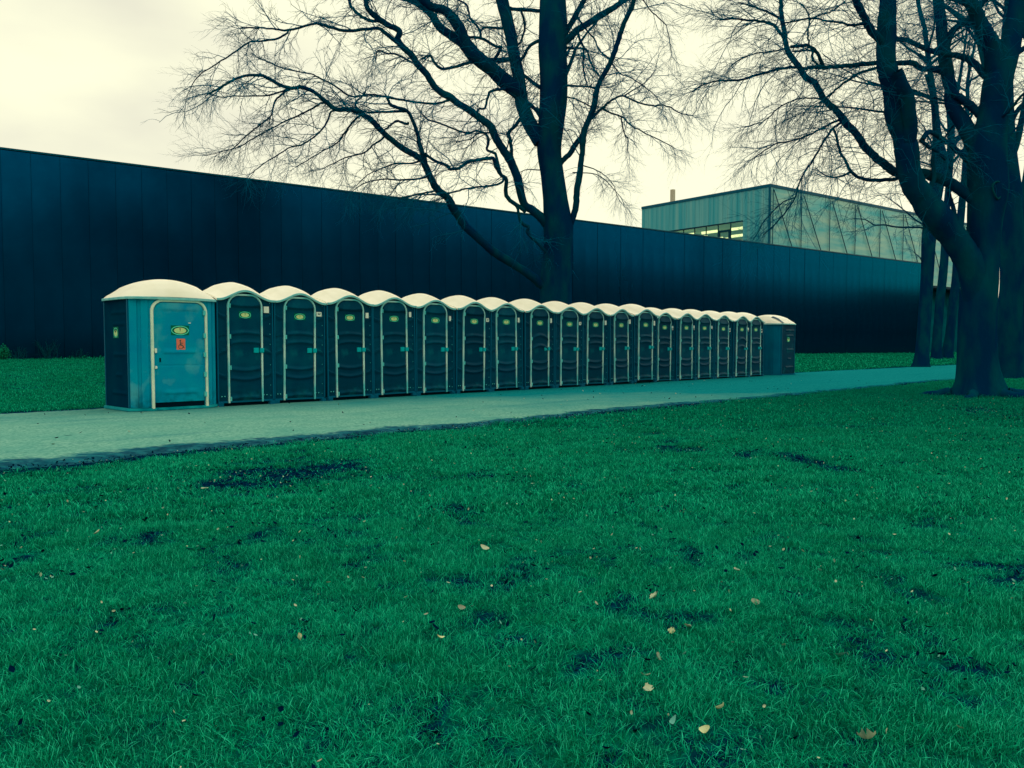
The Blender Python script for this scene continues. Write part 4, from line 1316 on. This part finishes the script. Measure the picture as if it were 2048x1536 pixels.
T.trace([(1590, 395), (1565, 405), (1545, 425), (1530, 445), (1505, 480)], 3, 1.6, 0.2, name='branch', sides=5)
T.trace([(1665, 210), (1640, 200), (1600, 195), (1560, 215), (1530, 240), (1490, 255)], 4, 2, 0.4, name='branch', sides=5, twig=1.8)
T.trace([(1576, 95), (1550, 100), (1520, 105), (1490, 115), (1465, 130)], 4, 2, 0.4, name='branch', sides=5, twig=1.8)
T.trace([(1563, 40), (1540, 25), (1510, 15), (1480, 5)], 5, 2.5, -0.4, name='branch', sides=5, twig=1.8)
T.trace([(1620, 39), (1640, 30), (1665, 20), (1690, 5)], 4, 3, 0.4, name='branch', sides=5, twig=1.5)
T.trace([(1975, 262), (1990, 245), (2010, 228), (2025, 215), (2048, 189), (2075, 160)], 7, 5, -0.7, twig=1.0)
T.trace([(2000, 300), (2020, 270), (2045, 240), (2075, 222)], 4, 3, 0.4, name='branch', sides=6)
T.trace([(1855, 395), (1868, 360), (1866, 320), (1872, 280), (1868, 230), (1862, 190), (1855, 150)], 9, 6, 0.5, twig=1.2)
T.trace([(1845, 280), (1858, 262), (1880, 275), (1905, 290), (1930, 315), (1945, 320)], 10, 12, 0.4)
T.trace([(1840, 280), (1850, 290), (1870, 300), (1888, 318)], 8, 7, 0.5)
T.trace([(1918, 478), (1912, 440), (1904, 410), (1896, 385)], 9, 8, 0.5)
# scar on the trunk
for k in range(7):
    az = k * 2.1 + 0.4
    T.limb3(T.P[-1 - k % 5], np.array([math.cos(az), math.sin(az) * 0.8, 0.8]), T.r.uniform(3, 5), 0.05)
for k in range(8):
    c = T.curves[T.r.integers(9, 17)]
    q = c['P'][len(c['P']) // 2]
    az = math.radians(66 + 7 * k)
    T.limb3(q, np.array([math.cos(az), math.sin(az), 0.35]), T.r.uniform(2.5, 4.5), 0.03, twig=0.8)
ntri['tree2'] = T.finish(l1=0.20, len1=(0.6, 1.6), k2=7, len2=(0.28, 0.8), k3=3, len3=(0.1, 0.32), droop=0.12, rad=(0.008, 0.005, 0.0035), bias=(-0.12, 0, -0.08))
kc = at(1995, 381, 18.9 - 0.43)
th = np.linspace(0, 2 * np.pi, 25)
P = np.array([[kc[0] + 0.13 * math.cos(t) + 0.03 * math.sin(2 * t), kc[1] - 0.02 + 0.03 * math.cos(t) , kc[2] + 0.19 * math.sin(t)] for t in th])
V, Fq = tubes(P[None], np.full((1, 25), 0.022), 6)
link('branch_scar', fast_mesh('branch_scar', V - np.array(T.root.location), Fq, 4), M['scar'], T.root, smooth=True)

# --- trees further back on the right
def back_tree(label, Y, seed, pts, ws, traces=(), ext=8.0, limbs=14, Lr=(3, 7), lr=0.1, lo=0.4, **kw):
    T = Tree('bare_tree', label, Y, seed)
    T.trunk(pts, ws, flare=0.4, ext=ext, sides=18)
    for pts_, w0, w1, sl in traces:
        T.trace(pts_, w0, w1, sl)
    n = len(T.P)
    for k in range(limbs):
        i = T.r.integers(int(n * lo), n - 2)
        az = k * 2.399 + seed
        T.limb3(T.P[i], np.array([math.cos(az), math.sin(az), 0.75]), T.r.uniform(*Lr), min(lr, T.R[i] * 0.6))
    return T.finish(**kw)
ntri['t3'] = back_tree('thick dark trunk close behind the big forked tree at the right edge', 29.0, 21,
    [(2024, 760), (2021, 700), (2020, 620), (2024, 560), (2022, 460), (2020, 380), (2014, 300), (2012, 220), (2012, 160)], [52, 46, 42, 42, 42, 42, 36, 30, 26],
    [([(2018, 330), (2035, 270), (2052, 200), (2060, 120)], 16, 8, 0.2), ([(2013, 240), (1985, 180), (1965, 110), (1950, 40)], 14, 8, 0.3), ([(2014, 260), (2040, 215), (2080, 180)], 12, 7, -0.3)],
    limbs=16, lo=0.76, l1=0.4, k2=7, k3=2, len1=(1.0, 2.4), rad=(0.012, 0.008, 0.006), bias=(-0.03, 0, 0.0))
ntri['t7'] = back_tree('dark trunk half cut off by the right edge behind the forked tree', 31.0, 22,
    [(2062, 752), (2058, 700), (2056, 620), (2054, 540), (2052, 470), (2052, 420), (2062, 340), (2070, 260), (2070, 180)], [50, 44, 40, 38, 36, 32, 26, 22, 18],
    [], limbs=12, lo=0.8, l1=0.45, k2=6, k3=2, len1=(1.0, 2.4), rad=(0.013, 0.008, 0.006))
ntri['t4'] = back_tree('slim trunk by the far path edge in front of the hall corner', 44.0, 23,
    [(1843, 735), (1846, 680), (1851, 600), (1855, 540), (1858, 480), (1864, 430), (1869, 390), (1880, 330), (1876, 290), (1872, 250), (1868, 200), (1860, 140), (1852, 80)], [27, 24, 24, 25, 28, 29, 30, 26, 20, 14, 12, 10, 9],
    [([(1856, 462), (1841, 456), (1800, 456), (1769, 450), (1750, 448), (1728, 440), (1700, 438)], 4.5, 1.5, -0.2), ([(1852, 452), (1830, 440), (1812, 422), (1790, 405), (1770, 392)], 4, 1.5, 0.2),
     ([(1875, 385), (1890, 340), (1899, 290), (1897, 230), (1892, 160)], 12, 6, 0.2), ([(1880, 340), (1905, 300), (1925, 250), (1935, 190)], 8, 4, 0.4), ([(1846, 525), (1838, 512), (1828, 505)], 3, 1.5, -0.2)],
    limbs=14, lo=0.7, l1=0.35, k2=7, k3=2, len1=(1.0, 2.2), rad=(0.014, 0.010, 0.008), bias=(-0.05, 0, 0))
ntri['t5'] = back_tree('slender trunk just behind the slim trunk beside the small dark post', 56.0, 24,
    [(1872, 718), (1875, 660), (1880, 600), (1886, 550), (1890, 500), (1892, 440), (1896, 380), (1902, 320), (1905, 260)], [19, 16, 16, 16, 15, 14, 12, 10, 9],
    [], limbs=12, lo=0.6, l1=0.5, k2=6, k3=2, len1=(1.0, 2.2), rad=(0.016, 0.011, 0.009))
ntri['t6'] = back_tree('leaning trunk with flared foot left of the big forked trunk', 58.0, 25,
    [(1894, 716), (1900, 670), (1906, 610), (1912, 560), (1916, 500), (1922, 430), (1928, 360), (1932, 290), (1935, 220)], [24, 18, 17, 16, 15, 14, 12, 10, 8],
    [], limbs=14, lo=0.6, l1=0.5, k2=6, k3=2, len1=(1.0, 2.2), rad=(0.016, 0.011, 0.009))
print('tree triangles', ntri, sum(ntri.values()))

# ------------------------------------------------------------------ shrubs, post
def shrub_stems(name, label, cat, base, n, h, spread, r, m, seed, leaf=None, lm=None):
    rr = np.random.default_rng(seed)
    t = empty(name, base)
    tag(t, label, cat)
    D = np.c_[rr.normal(size=(n, 2)) * spread, np.ones(n)]
    D /= np.linalg.norm(D, axis=1, keepdims=True)
    P, R = grow(np.zeros((n, 3)) + np.c_[rr.normal(size=(n, 2)) * 0.12, np.zeros(n)], D, rr.uniform(0.6, 1, n) * h, np.full(n, r), np.full(n, r * 0.4), 7, 0.1, 0.02, rr)
    V, Fq = tubes(P, R, 4)
    kind(link('stems', fast_mesh('stems', V, Fq, 4), m, t), 'stuff')
    p, d, q = spawn(P, R, 6, 0.25, (20, 55), rr)
    Pb, Rb = grow(p, d, rr.uniform(0.2, 0.5, len(p)) * h * 0.5, np.full(len(p), r * 0.5), np.full(len(p), r * 0.25), 5, 0.14, 0.02, rr)
    V, Fq = tubes(Pb, Rb, 3)
    kind(link('twigs', fast_mesh('twigs', V, Fq, 4), m, t), 'stuff')
    if leaf:
        pts = np.concatenate([Pb[:, 2:].reshape(-1, 3), P[:, 3:].reshape(-1, 3)])
        pts = np.repeat(pts, leaf, 0) + rr.normal(size=(len(pts) * leaf, 3)) * 0.06
        u = rr.normal(size=pts.shape); u /= np.linalg.norm(u, axis=1, keepdims=True)
        w = np.cross(u, rr.normal(size=pts.shape)); w /= np.linalg.norm(w, axis=1, keepdims=True)
        a, b = 0.06, 0.03
        V = np.stack([pts, pts + u * a * 0.5 + w * b, pts + u * a, pts + u * a * 0.5 - w * b], 1).reshape(-1, 3)
        kind(link('foliage', fast_mesh('foliage', V, np.arange(len(V)).reshape(-1, 4), 4), lm, t), 'stuff')
    return t
M['leafgreen'] = mat('shrub_leaf', (0.002, 0.20, 0.11), 0.6, 0.2)
bx = at(2, 724, 30.0)
shrub_stems('leafy_shrub', 'small bright green shrub by the hall at the left edge of the lawn', 'shrub', (bx[0] - 0.1, bx[1], float(gz(bx[0], bx[1])) - 0.03), 24, 0.55, 0.5, 0.01, M['twig'], 31, 5, M['leafgreen'])
for i, (px, lab, h) in enumerate([(42, 'low sprawling bare shrub against the hall, nearest the green shrub', 0.55), (108, 'upright bare shrub against the dark hall, tallest of the bare shrubs', 0.95), (180, 'low bare shrub against the hall just left of the blue toilet', 0.5)]):
    t_ = 1.0
    q = at(px, 716, 31.0)
    # put it 0.6 m in front of the hall
    tt, ee = hall_co(q[0], q[1])
    x = HALL_P[0] + ha * tt + hb * 0.7
    y = HALL_P[1] + hb * tt - ha * 0.7
    shrub_stems('bare_shrub', lab, 'shrub', (x, y, float(gz(x, y)) - 0.02), 16, h, 0.45, 0.012, M['scar'], 40 + i)['group'] = 'bare shrubs along the foot of the hall'
q = at(1869, 705, 57.0)
post = empty('bollard', (q[0], q[1], float(gz(q[0], q[1])) - 0.02))
tag(post, 'small dark post standing beside the slender trunk near the hall end', 'bollard')
MB().prism([(0.11 * math.cos(k * math.pi / 6), 0.11 * math.sin(k * math.pi / 6)) for k in range(12)], 0, 0.62).build('post', M['winframe'], post, bevel=0.01)
MB().prism([(0.13 * math.cos(k * math.pi / 6), 0.13 * math.sin(k * math.pi / 6)) for k in range(12)], 0.622, 0.68).build('cap', M['strip'], post, bevel=0.01)

# ------------------------------------------------------------------ grass
def grass_mat():
    m = bpy.data.materials.new('grass_blade')
    m.use_nodes = True
    n, l = m.node_tree.nodes, m.node_tree.links
    b = n['Principled BSDF']
    b.inputs['Roughness'].default_value = 0.6
    b.inputs['Specular IOR Level'].default_value = 0.0
    b.inputs['Specular Tint'].default_value = (0.0, 0.9, 0.85, 1)
    geo = n.new('ShaderNodeNewGeometry')
    info = n.new('ShaderNodeObjectInfo')
    at_ = n.new('ShaderNodeAttribute')
    at_.attribute_name = 'shade'
    def mix(fac, a, b_):
        x = n.new('ShaderNodeMix')
        x.data_type = 'RGBA'
        for k, c in (('A', a), ('B', b_)):
            if isinstance(c, tuple):
                x.inputs[k].default_value = (*c, 1)
            else:
                l.new(c, x.inputs[k])
        l.new(fac, x.inputs['Factor'])
        return x.outputs['Result']
    def noise(s, a, b_):
        t = n.new('ShaderNodeTexNoise')
        t.inputs['Scale'].default_value = s
        t.inputs['Detail'].default_value = 4
        l.new(geo.outputs['Position'], t.inputs['Vector'])
        r = n.new('ShaderNodeMapRange')
        r.inputs['From Min'].default_value, r.inputs['From Max'].default_value = a, b_
        l.new(t.outputs['Fac'], r.inputs['Value'])
        return r.outputs['Result']
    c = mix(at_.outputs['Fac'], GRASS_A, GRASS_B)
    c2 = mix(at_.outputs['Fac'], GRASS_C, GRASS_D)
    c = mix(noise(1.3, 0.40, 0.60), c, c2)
    dk = n.new('ShaderNodeMath')
    dk.operation = 'MULTIPLY'
    dk.inputs[1].default_value = 0.45
    l.new(noise(6.0, 0.52, 0.68), dk.inputs[0])
    c = mix(dk.outputs[0], c, (0.0, 0.10, 0.085))
    pr = n.new('ShaderNodeMapRange')
    pr.inputs['From Min'].default_value, pr.inputs['From Max'].default_value = 0.62, 0.92
    l.new(at_.outputs['Fac'], pr.inputs['Value'])
    c = mix(pr.outputs['Result'], c, (0.05, 0.85, 0.56))
    vd = n.new('ShaderNodeVectorMath')          # shade under the big tree, painted into the blade colour
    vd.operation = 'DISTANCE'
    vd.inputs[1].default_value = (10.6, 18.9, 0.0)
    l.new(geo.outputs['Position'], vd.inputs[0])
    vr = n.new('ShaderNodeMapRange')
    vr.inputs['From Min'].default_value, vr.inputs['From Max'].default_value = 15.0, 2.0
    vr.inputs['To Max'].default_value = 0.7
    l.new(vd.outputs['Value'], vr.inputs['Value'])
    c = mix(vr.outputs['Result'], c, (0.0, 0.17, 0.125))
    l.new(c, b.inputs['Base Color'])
    tr = n.new('ShaderNodeBsdfTranslucent')
    l.new(c, tr.inputs['Color'])
    ms = n.new('ShaderNodeMixShader')
    ms.inputs['Fac'].default_value = 0.3
    out = n['Material Output']
    l.new(b.outputs['BSDF'], ms.inputs[1])
    l.new(tr.outputs[0], ms.inputs[2])
    l.new(ms.outputs[0], out.inputs['Surface'])
    return m
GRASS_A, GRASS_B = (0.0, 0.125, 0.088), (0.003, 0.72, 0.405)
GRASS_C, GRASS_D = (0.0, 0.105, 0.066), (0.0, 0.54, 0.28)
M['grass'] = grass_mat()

def blades(n, rad, h, w, r, lean=0.5, seg=3):
    """one tuft: returns verts, quads, shade per vertex"""
    th = r.uniform(0, 2 * np.pi, n)
    rr = rad * np.sqrt(r.random(n))
    bx, by = rr * np.cos(th), rr * np.sin(th)
    az = r.uniform(0, 2 * np.pi, n)
    H = h * r.uniform(0.55, 1.15, n)
    ln = lean * r.uniform(0.2, 1.4, n)
    W = w * r.uniform(0.7, 1.2, n)
    sh = r.random(n)
    V, Fc, S = [], [], []
    for i in range(n):
        dx, dy = math.cos(az[i]), math.sin(az[i])
        b0 = len(V)
        for k in range(seg + 1):
            t = k / seg
            o = ln[i] * H[i] * t * t
            z = H[i] * (t - 0.28 * ln[i] * t * t) - 0.012
            ww = W[i] * (1 - t ** 1.6) * 0.5 + W[i] * 0.06
            V.append((bx[i] + dx * o - dy * ww, by[i] + dy * o + dx * ww, z))
            V.append((bx[i] + dx * o + dy * ww, by[i] + dy * o - dx * ww, z))
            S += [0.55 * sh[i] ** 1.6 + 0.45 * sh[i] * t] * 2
        for k in range(seg):
            Fc.append((b0 + 2 * k, b0 + 2 * k + 1, b0 + 2 * k + 3, b0 + 2 * k + 2))
    return np.array(V), np.array(Fc), np.array(S)

def scatter_stuff(name, protos, pts, rot, scl, pick, material):
    """points and prototype pieces live in one mesh; geometry nodes set copies of the pieces on the points"""
    V, Fc, K, S = [], [], [], []
    nv = 0
    for k, (pv, pf, ps) in enumerate(protos):
        V.append(pv); Fc.append(pf + nv); K.append(np.full(len(pv), k + 1)); S.append(ps)
        nv += len(pv)
    npv = nv
    V = np.concatenate(V + [pts])
    Fc = np.concatenate(Fc)
    me = fast_mesh(name, V, Fc, 4)
    def attr(nm, typ, arr):
        a = me.attributes.new(nm, typ, 'POINT')
        a.data.foreach_set('vector' if typ == 'FLOAT_VECTOR' else 'value', np.ascontiguousarray(arr).ravel())
    z = np.zeros(len(pts))
    attr('pk', 'INT', np.concatenate(K + [z]).astype(np.int32))
    attr('shade', 'FLOAT', np.concatenate(S + [z]).astype(np.float32))
    attr('pick', 'INT', np.concatenate([np.zeros(npv), pick + 1]).astype(np.int32))
    attr('rot', 'FLOAT_VECTOR', np.concatenate([np.zeros((npv, 3)), rot]).astype(np.float32))
    attr('scl', 'FLOAT_VECTOR', np.concatenate([np.ones((npv, 3)), scl]).astype(np.float32))
    o = link(name, me, material)
    ng = bpy.data.node_groups.new(name + '_scatter', 'GeometryNodeTree')
    ng.interface.new_socket('Geometry', in_out='INPUT', socket_type='NodeSocketGeometry')
    ng.interface.new_socket('Geometry', in_out='OUTPUT', socket_type='NodeSocketGeometry')
    n, l = ng.nodes, ng.links
    gi, go_ = n.new('NodeGroupInput'), n.new('NodeGroupOutput')
    def named(nm, typ):
        a = n.new('GeometryNodeInputNamedAttribute')
        a.data_type = typ
        a.inputs['Name'].default_value = nm
        return a.outputs['Attribute']
    def eq(v, k):
        c = n.new('FunctionNodeCompare')
        c.data_type = 'INT'
        c.operation = 'EQUAL'
        l.new(v, c.inputs['A'] if 'A' in c.inputs and c.inputs['A'].type == 'INT' else c.inputs[2])
        (c.inputs[3]).default_value = k
        return c.outputs['Result']
    def sep(k):
        s = n.new('GeometryNodeSeparateGeometry')
        s.domain = 'POINT'
        l.new(gi.outputs[0], s.inputs['Geometry'])
        l.new(eq(named('pk', 'INT'), k), s.inputs['Selection'])
        return s.outputs['Selection']
    join = n.new('GeometryNodeJoinGeometry')
    base = sep(0)
    m2p = n.new('GeometryNodeMeshToPoints')
    l.new(base, m2p.inputs['Mesh'])
    e2r = None
    for k in range(len(protos)):
        iop = n.new('GeometryNodeInstanceOnPoints')
        l.new(m2p.outputs['Points'], iop.inputs['Points'])
        l.new(eq(named('pick', 'INT'), k + 1), iop.inputs['Selection'])
        l.new(sep(k + 1), iop.inputs['Instance'])
        e = n.new('FunctionNodeEulerToRotation')
        l.new(named('rot', 'FLOAT_VECTOR'), e.inputs[0])
        l.new(e.outputs[0], iop.inputs['Rotation'])
        l.new(named('scl', 'FLOAT_VECTOR'), iop.inputs['Scale'])
        l.new(iop.outputs['Instances'], join.inputs['Geometry'])
    l.new(join.outputs['Geometry'], go_.inputs[0])
    md = o.modifiers.new('scatter', 'NODES')
    md.node_group = ng
    return kind(o, 'stuff')

def sample_ground(Y0, Y1, dens, r, side=1.26, marg=0.6):
    """random points of the ground seen by the camera between two distances"""
    hw = lambda y: y * side / 2 + marg
    n = int(dens * (hw(Y0) + hw(Y1)) * (Y1 - Y0))
    y = r.uniform(Y0, Y1, n * 2)
    x = r.uniform(-hw(Y1), hw(Y1), n * 2)
    ok = np.abs(x) < hw(y)
    x, y = x[ok], y[ok]
    return x, y
r = np.random.default_rng(5)
near = [blades(46, 0.075, 0.044, 0.0029, r, 0.85) for _ in range(6)]
mid = [blades(38, 0.13, 0.045, 0.0058, r, 0.8, 2) for _ in range(4)]
farb = [blades(34, 0.26, 0.050, 0.014, r, 0.7, 2) for _ in range(3)]
def lawn(Y0, Y1, dens, nproto, first, r, s=1.0):
    x, y = sample_ground(Y0, Y1, dens, r)
    a, d = row_co(x, y)
    edge_n = PATH_N - 0.10 + 0.012 * np.clip(a - 6, 0, 40) - 0.3 * (fbm(a * 1.3, a * 0, 21) - 0.4) + 0.9 * (fbm(x * 3, y * 3, 23) - 0.62)
    edge_f = PATH_F + 0.18 - 0.022 * np.clip(a - 24, 0, 40) + 0.2 * (fbm(a * 1.3, a * 0, 22) - 0.4) + 0.4 * (fbm(x * 4, y * 4, 24) - 0.4)
    ok = (d < edge_n) | (d > edge_f)
    t, e = hall_co(x, y)
    ok &= e > 0.15
    m = mud_at(x, y)
    patch = fbm(x * 1.7, y * 1.7, 31)
    ok &= r.random(len(x)) > 0.93 * smoothstep(0.2, 0.7, m)
    ok &= r.random(len(x)) < (0.5 + 0.9 * patch)
    x, y = x[ok], y[ok]
    m, patch = m[ok], patch[ok]
    lump = (fbm(x * 1.1, y * 1.1, 1) - 0.5) * 0.05 + (fbm(x * 5, y * 5, 4) - 0.5) * 0.025
    z = gz(x, y) + lump * smoothstep(40, 20, np.hypot(x, y)) - 0.004
    n = len(x)
    hs = s * (0.40 + 1.15 * fbm(x * 2.3, y * 2.3, 41)) * r.uniform(0.75, 1.25, n) * (1 - 0.5 * m)
    scl = np.stack([s * r.uniform(0.85, 1.2, n)] * 2 + [hs], -1)
    rot = np.c_[r.normal(size=n) * 0.12, r.normal(size=n) * 0.12, r.uniform(0, 6.28, n)]
    return np.c_[x, y, z], rot, scl, r.integers(0, nproto, n) + first
S1 = lawn(1.7, 5.5, 640, 6, 0, r)
S2 = lawn(5.5, 11.5, 300, 4, 6, r)
S3_ = lawn(11.5, 32.0, 70, 3, 10, r)
S4_ = lawn(32.0, 80.0, 14, 3, 13, r)
allp = near + mid + farb + [blades(26, 0.5, 0.08, 0.045, r, 0.6, 2) for _ in range(3)]
cat = [np.concatenate(q) for q in zip(S1, S2, S3_, S4_)]
print('tufts', len(cat[0]))
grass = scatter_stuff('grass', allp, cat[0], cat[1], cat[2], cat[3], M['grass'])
grass['label'] = 'short tufty green grass of the park lawn'

# ------------------------------------------------------------------ leaf litter and single fallen leaves
def leaf_mesh(L, W, curl, lob=0.0, n=9):
    v, f = [], []
    for k in range(n):
        t = k / (n - 1)
        w = W * 0.5 * math.sin(math.pi * min(1, t * 0.92 + 0.04)) ** 0.8 * (1 + lob * math.cos(t * 19))
        z = curl * L * (t - 0.5) ** 2
        for s in (-1, 0, 1):
            v.append(((t - 0.5) * L, s * w, z + abs(s) * w * 0.5))
    for k in range(n - 1):
        for s in range(2):
            f.append((k * 3 + s, (k + 1) * 3 + s, (k + 1) * 3 + s + 1, k * 3 + s + 1))
    return np.array(v), np.array(f)
M['leaf_pale'] = mat('pale_dry_leaf', (0.50, 0.56, 0.40), 0.7, 0.1, tint=(1, 1, 1), col2=(0.30, 0.44, 0.34), nscale=40)
M['leaf_yellow'] = mat('yellow_dry_leaf', (0.62, 0.68, 0.42), 0.7, 0.1, tint=(1, 1, 1), col2=(0.45, 0.50, 0.25), nscale=40)
M['leaf_tan'] = mat('tan_dry_leaf', (0.36, 0.38, 0.30), 0.7, 0.1, tint=(1, 1, 1), col2=(0.12, 0.32, 0.25), nscale=40)
M['leaf_grey'] = mat('grey_green_leaf', (0.12, 0.40, 0.36), 0.7, 0.1, tint=(1, 1, 1))
M['leaf_dark'] = mat('dark_wet_leaf', (0.0, 0.012, 0.04), 0.6, 0.0)
GL = 'single dry leaves lying on the near lawn'
for i, (px, py, L, W, mk, lob, lab) in enumerate([
    (968, 1097, 0.085, 0.06, 'leaf_pale', 0, 'broad pale leaf lying alone in the middle of the lawn'),
    (595, 1274, 0.065, 0.05, 'leaf_yellow', 0, 'orange yellow leaf standing upright in grass, left of the middle'),
    (880, 1276, 0.05, 0.035, 'leaf_yellow', 0, 'small yellow leaf at the centre bottom under a lone grass stalk'),
    (1310, 1194, 0.075, 0.07, 'leaf_pale', 0.35, 'pale lobed leaf in bright grass, right of the lawn centre'),
    (1508, 1205, 0.085, 0.055, 'leaf_tan', 0, 'folded pinkish leaf in front of a dark hollow, right lawn'),
    (1681, 1311, 0.075, 0.04, 'leaf_grey', 0.2, 'grey green leaf standing on edge in the right lawn'),
    (1445, 1414, 0.075, 0.03, 'leaf_yellow', 0, 'slender bright yellow leaf tilted up near the bottom right'),
    (1413, 1461, 0.06, 0.045, 'leaf_yellow', 0, 'broad yellow leaf below the slender yellow one'),
    (1343, 1445, 0.07, 0.025, 'leaf_grey', 0, 'narrow curled pale leaf left of the yellow pair'),
    (1735, 1478, 0.085, 0.08, 'leaf_pale', 0.6, 'star shaped pale leaf lying in a dark bare hollow'),
    (195, 1066, 0.075, 0.06, 'leaf_pale', 0, 'small whitish leaf alone on the left lawn'),
    (408, 978, 0.08, 0.06, 'leaf_pale', 0, 'whitish leaf at the left end of the muddy patch'),
    (1314, 1314, 0.06, 0.05, 'leaf_tan', 0.3, 'tan lobed leaf above a dark hollow, right of centre'),
    (1291, 1352, 0.055, 0.035, 'leaf_tan', 0, 'dull brown leaf half sunk between the tan and the crumpled leaf'),
    (1297, 1380, 0.06, 0.05, 'leaf_pale', 0.4, 'crumpled pale leaf below the dull brown one'),
    (921, 1215, 0.06, 0.035, 'leaf_tan', 0, 'pale brown leaf beside a dark bare spot near the centre'),
    (1473, 1141, 0.06, 0.05, 'leaf_tan', 0, 'brown leaf on the upper right lawn left of a dark spot'),
    (1641, 1141, 0.06, 0.025, 'leaf_grey', 0, 'thin pale leaf alone on the upper right lawn'),
    (1345, 1262, 0.055, 0.04, 'leaf_yellow', 0.3, 'curled yellow leaf right of a dark spot, mid right'),
    (1375, 1254, 0.06, 0.05, 'leaf_tan', 0.3, 'tan leaf just right of the curled yellow leaf')]):
    q = on_ground(px, py, 0.03)
    L, W = L * 0.62, W * 0.62
    v, f = leaf_mesh(L, W, 1.1 + 0.3 * math.sin(i), lob)
    o = link('fallen_leaf', fast_mesh('fallen_leaf', v, f, 4), M[mk])
    o.location = (q[0], q[1], 0.03)
    up = 0.9 if mk in ('leaf_grey',) or i in (1, 6) else 0.45
    o.rotation_euler = (0.5 * math.sin(i * 2.2) + up, 0.4 * math.cos(i * 1.3), i * 1.7)
    tag(o, lab, 'leaf', GL)

def litter(n, Y0, Y1, mats_, L, r, where, onpath=False):
    x, y = sample_ground(Y0, Y1, n / ((Y1 - Y0) * (Y0 + Y1) * 0.63), r)
    a, d = row_co(x, y)
    m = mud_at(x, y)
    ok = ((d > PATH_N + 0.3) & (d < -0.2) if onpath else (d < PATH_N + 0.05)) & (r.random(len(x)) < where(m))
    x, y = x[ok], y[ok]
    k = len(x)
    v, f = leaf_mesh(1.0, 0.6, 0.7, n=4)
    sc = L * r.uniform(0.5, 1.3, k)
    az, ti, ro = r.uniform(0, 6.28, k), r.normal(size=k) * 0.5, r.normal(size=k) * 0.5
    V = np.repeat(v[None], k, 0) * sc[:, None, None]
    cx, sx = np.cos(ti)[:, None], np.sin(ti)[:, None]
    V = np.stack([V[..., 0], V[..., 1] * cx - V[..., 2] * sx, V[..., 1] * sx + V[..., 2] * cx], -1)
    cx, sx = np.cos(ro)[:, None], np.sin(ro)[:, None]
    V = np.stack([V[..., 0] * cx + V[..., 2] * sx, V[..., 1], -V[..., 0] * sx + V[..., 2] * cx], -1)
    cx, sx = np.cos(az)[:, None], np.sin(az)[:, None]
    V = np.stack([V[..., 0] * cx - V[..., 1] * sx, V[..., 0] * sx + V[..., 1] * cx, V[..., 2]], -1)
    mm = m[ok]
    z = gz(x, y) + (0.075 if onpath else np.where(mm > 0.4, 0.012, 0.035))
    V = V + np.stack([x, y, z], -1)[:, None]
    Fc = (f[None] + (np.arange(k) * len(v))[:, None, None]).reshape(-1, 4)
    return V.reshape(-1, 3), Fc, np.repeat(r.choice(mats_, k), len(f)).astype(np.int32)
A_ = litter(15000, 2.0, 16.0, [0, 0, 0, 0, 0, 0], 0.030, r, lambda m: np.clip(m * 1.3, 0.018, 1))
B_ = litter(5200, 2.0, 18.0, [1, 2, 1, 2, 3], 0.017, r, lambda m: np.clip(0.35 + m, 0, 1))
C_ = litter(500, 8.0, 26.0, [0, 0, 0, 3], 0.045, r, lambda m: np.full(len(m), 0.5), True)
me = fast_mesh('leaf_litter', np.concatenate([A_[0], B_[0], C_[0]]), np.concatenate([A_[1], B_[1] + len(A_[0]), C_[1] + len(A_[0]) + len(B_[0])]), 4)
lit = kind(link('leaf_litter', me, [M['leaf_dark'], M['leaf_grey'], M['leaf_pale'], M['leaf_tan']]), 'stuff')
me.polygons.foreach_set('material_index', np.concatenate([A_[2], B_[2], C_[2]]))
lit['label'] = 'dark wet leaf litter and pale flecks in the bare muddy patches'
ground['label'] = 'park ground of soil and lawn'

# ------------------------------------------------------------------ wood around the far side of the park (behind the photographer, seen mirrored in the cladding)
r = np.random.default_rng(9)
n = 40000
th = r.uniform(math.radians(-160), math.radians(54), n)          # measured from +X
R_ = 95 + 45 * r.random(n)
hmax = np.interp(np.degrees(th), [-160, -60, -42, -30, -19, 0, 13.5, 33, 47, 54], [22, 24, 26, 31, 32, 27, 19, 11, 8, 8]) * (0.8 + 0.35 * fbm(th * 14, th * 0, 61))
p = np.c_[R_ * np.cos(th), R_ * np.sin(th), hmax * r.random(n) ** 0.8]
u = r.normal(size=(n, 3)); u /= np.linalg.norm(u, axis=1, keepdims=True)
w = np.cross(u, r.normal(size=(n, 3))); w /= np.linalg.norm(w, axis=1, keepdims=True)
V = np.stack([p - u * 0.9, p + w * 0.6, p + u * 0.9, p - w * 0.6], 1).reshape(-1, 3)
wood = kind(link('far_wood', fast_mesh('far_wood', V, np.arange(len(V)).reshape(-1, 4), 4), M['bark']), 'stuff')
wood['label'] = 'dark wood closing the far side of the park'
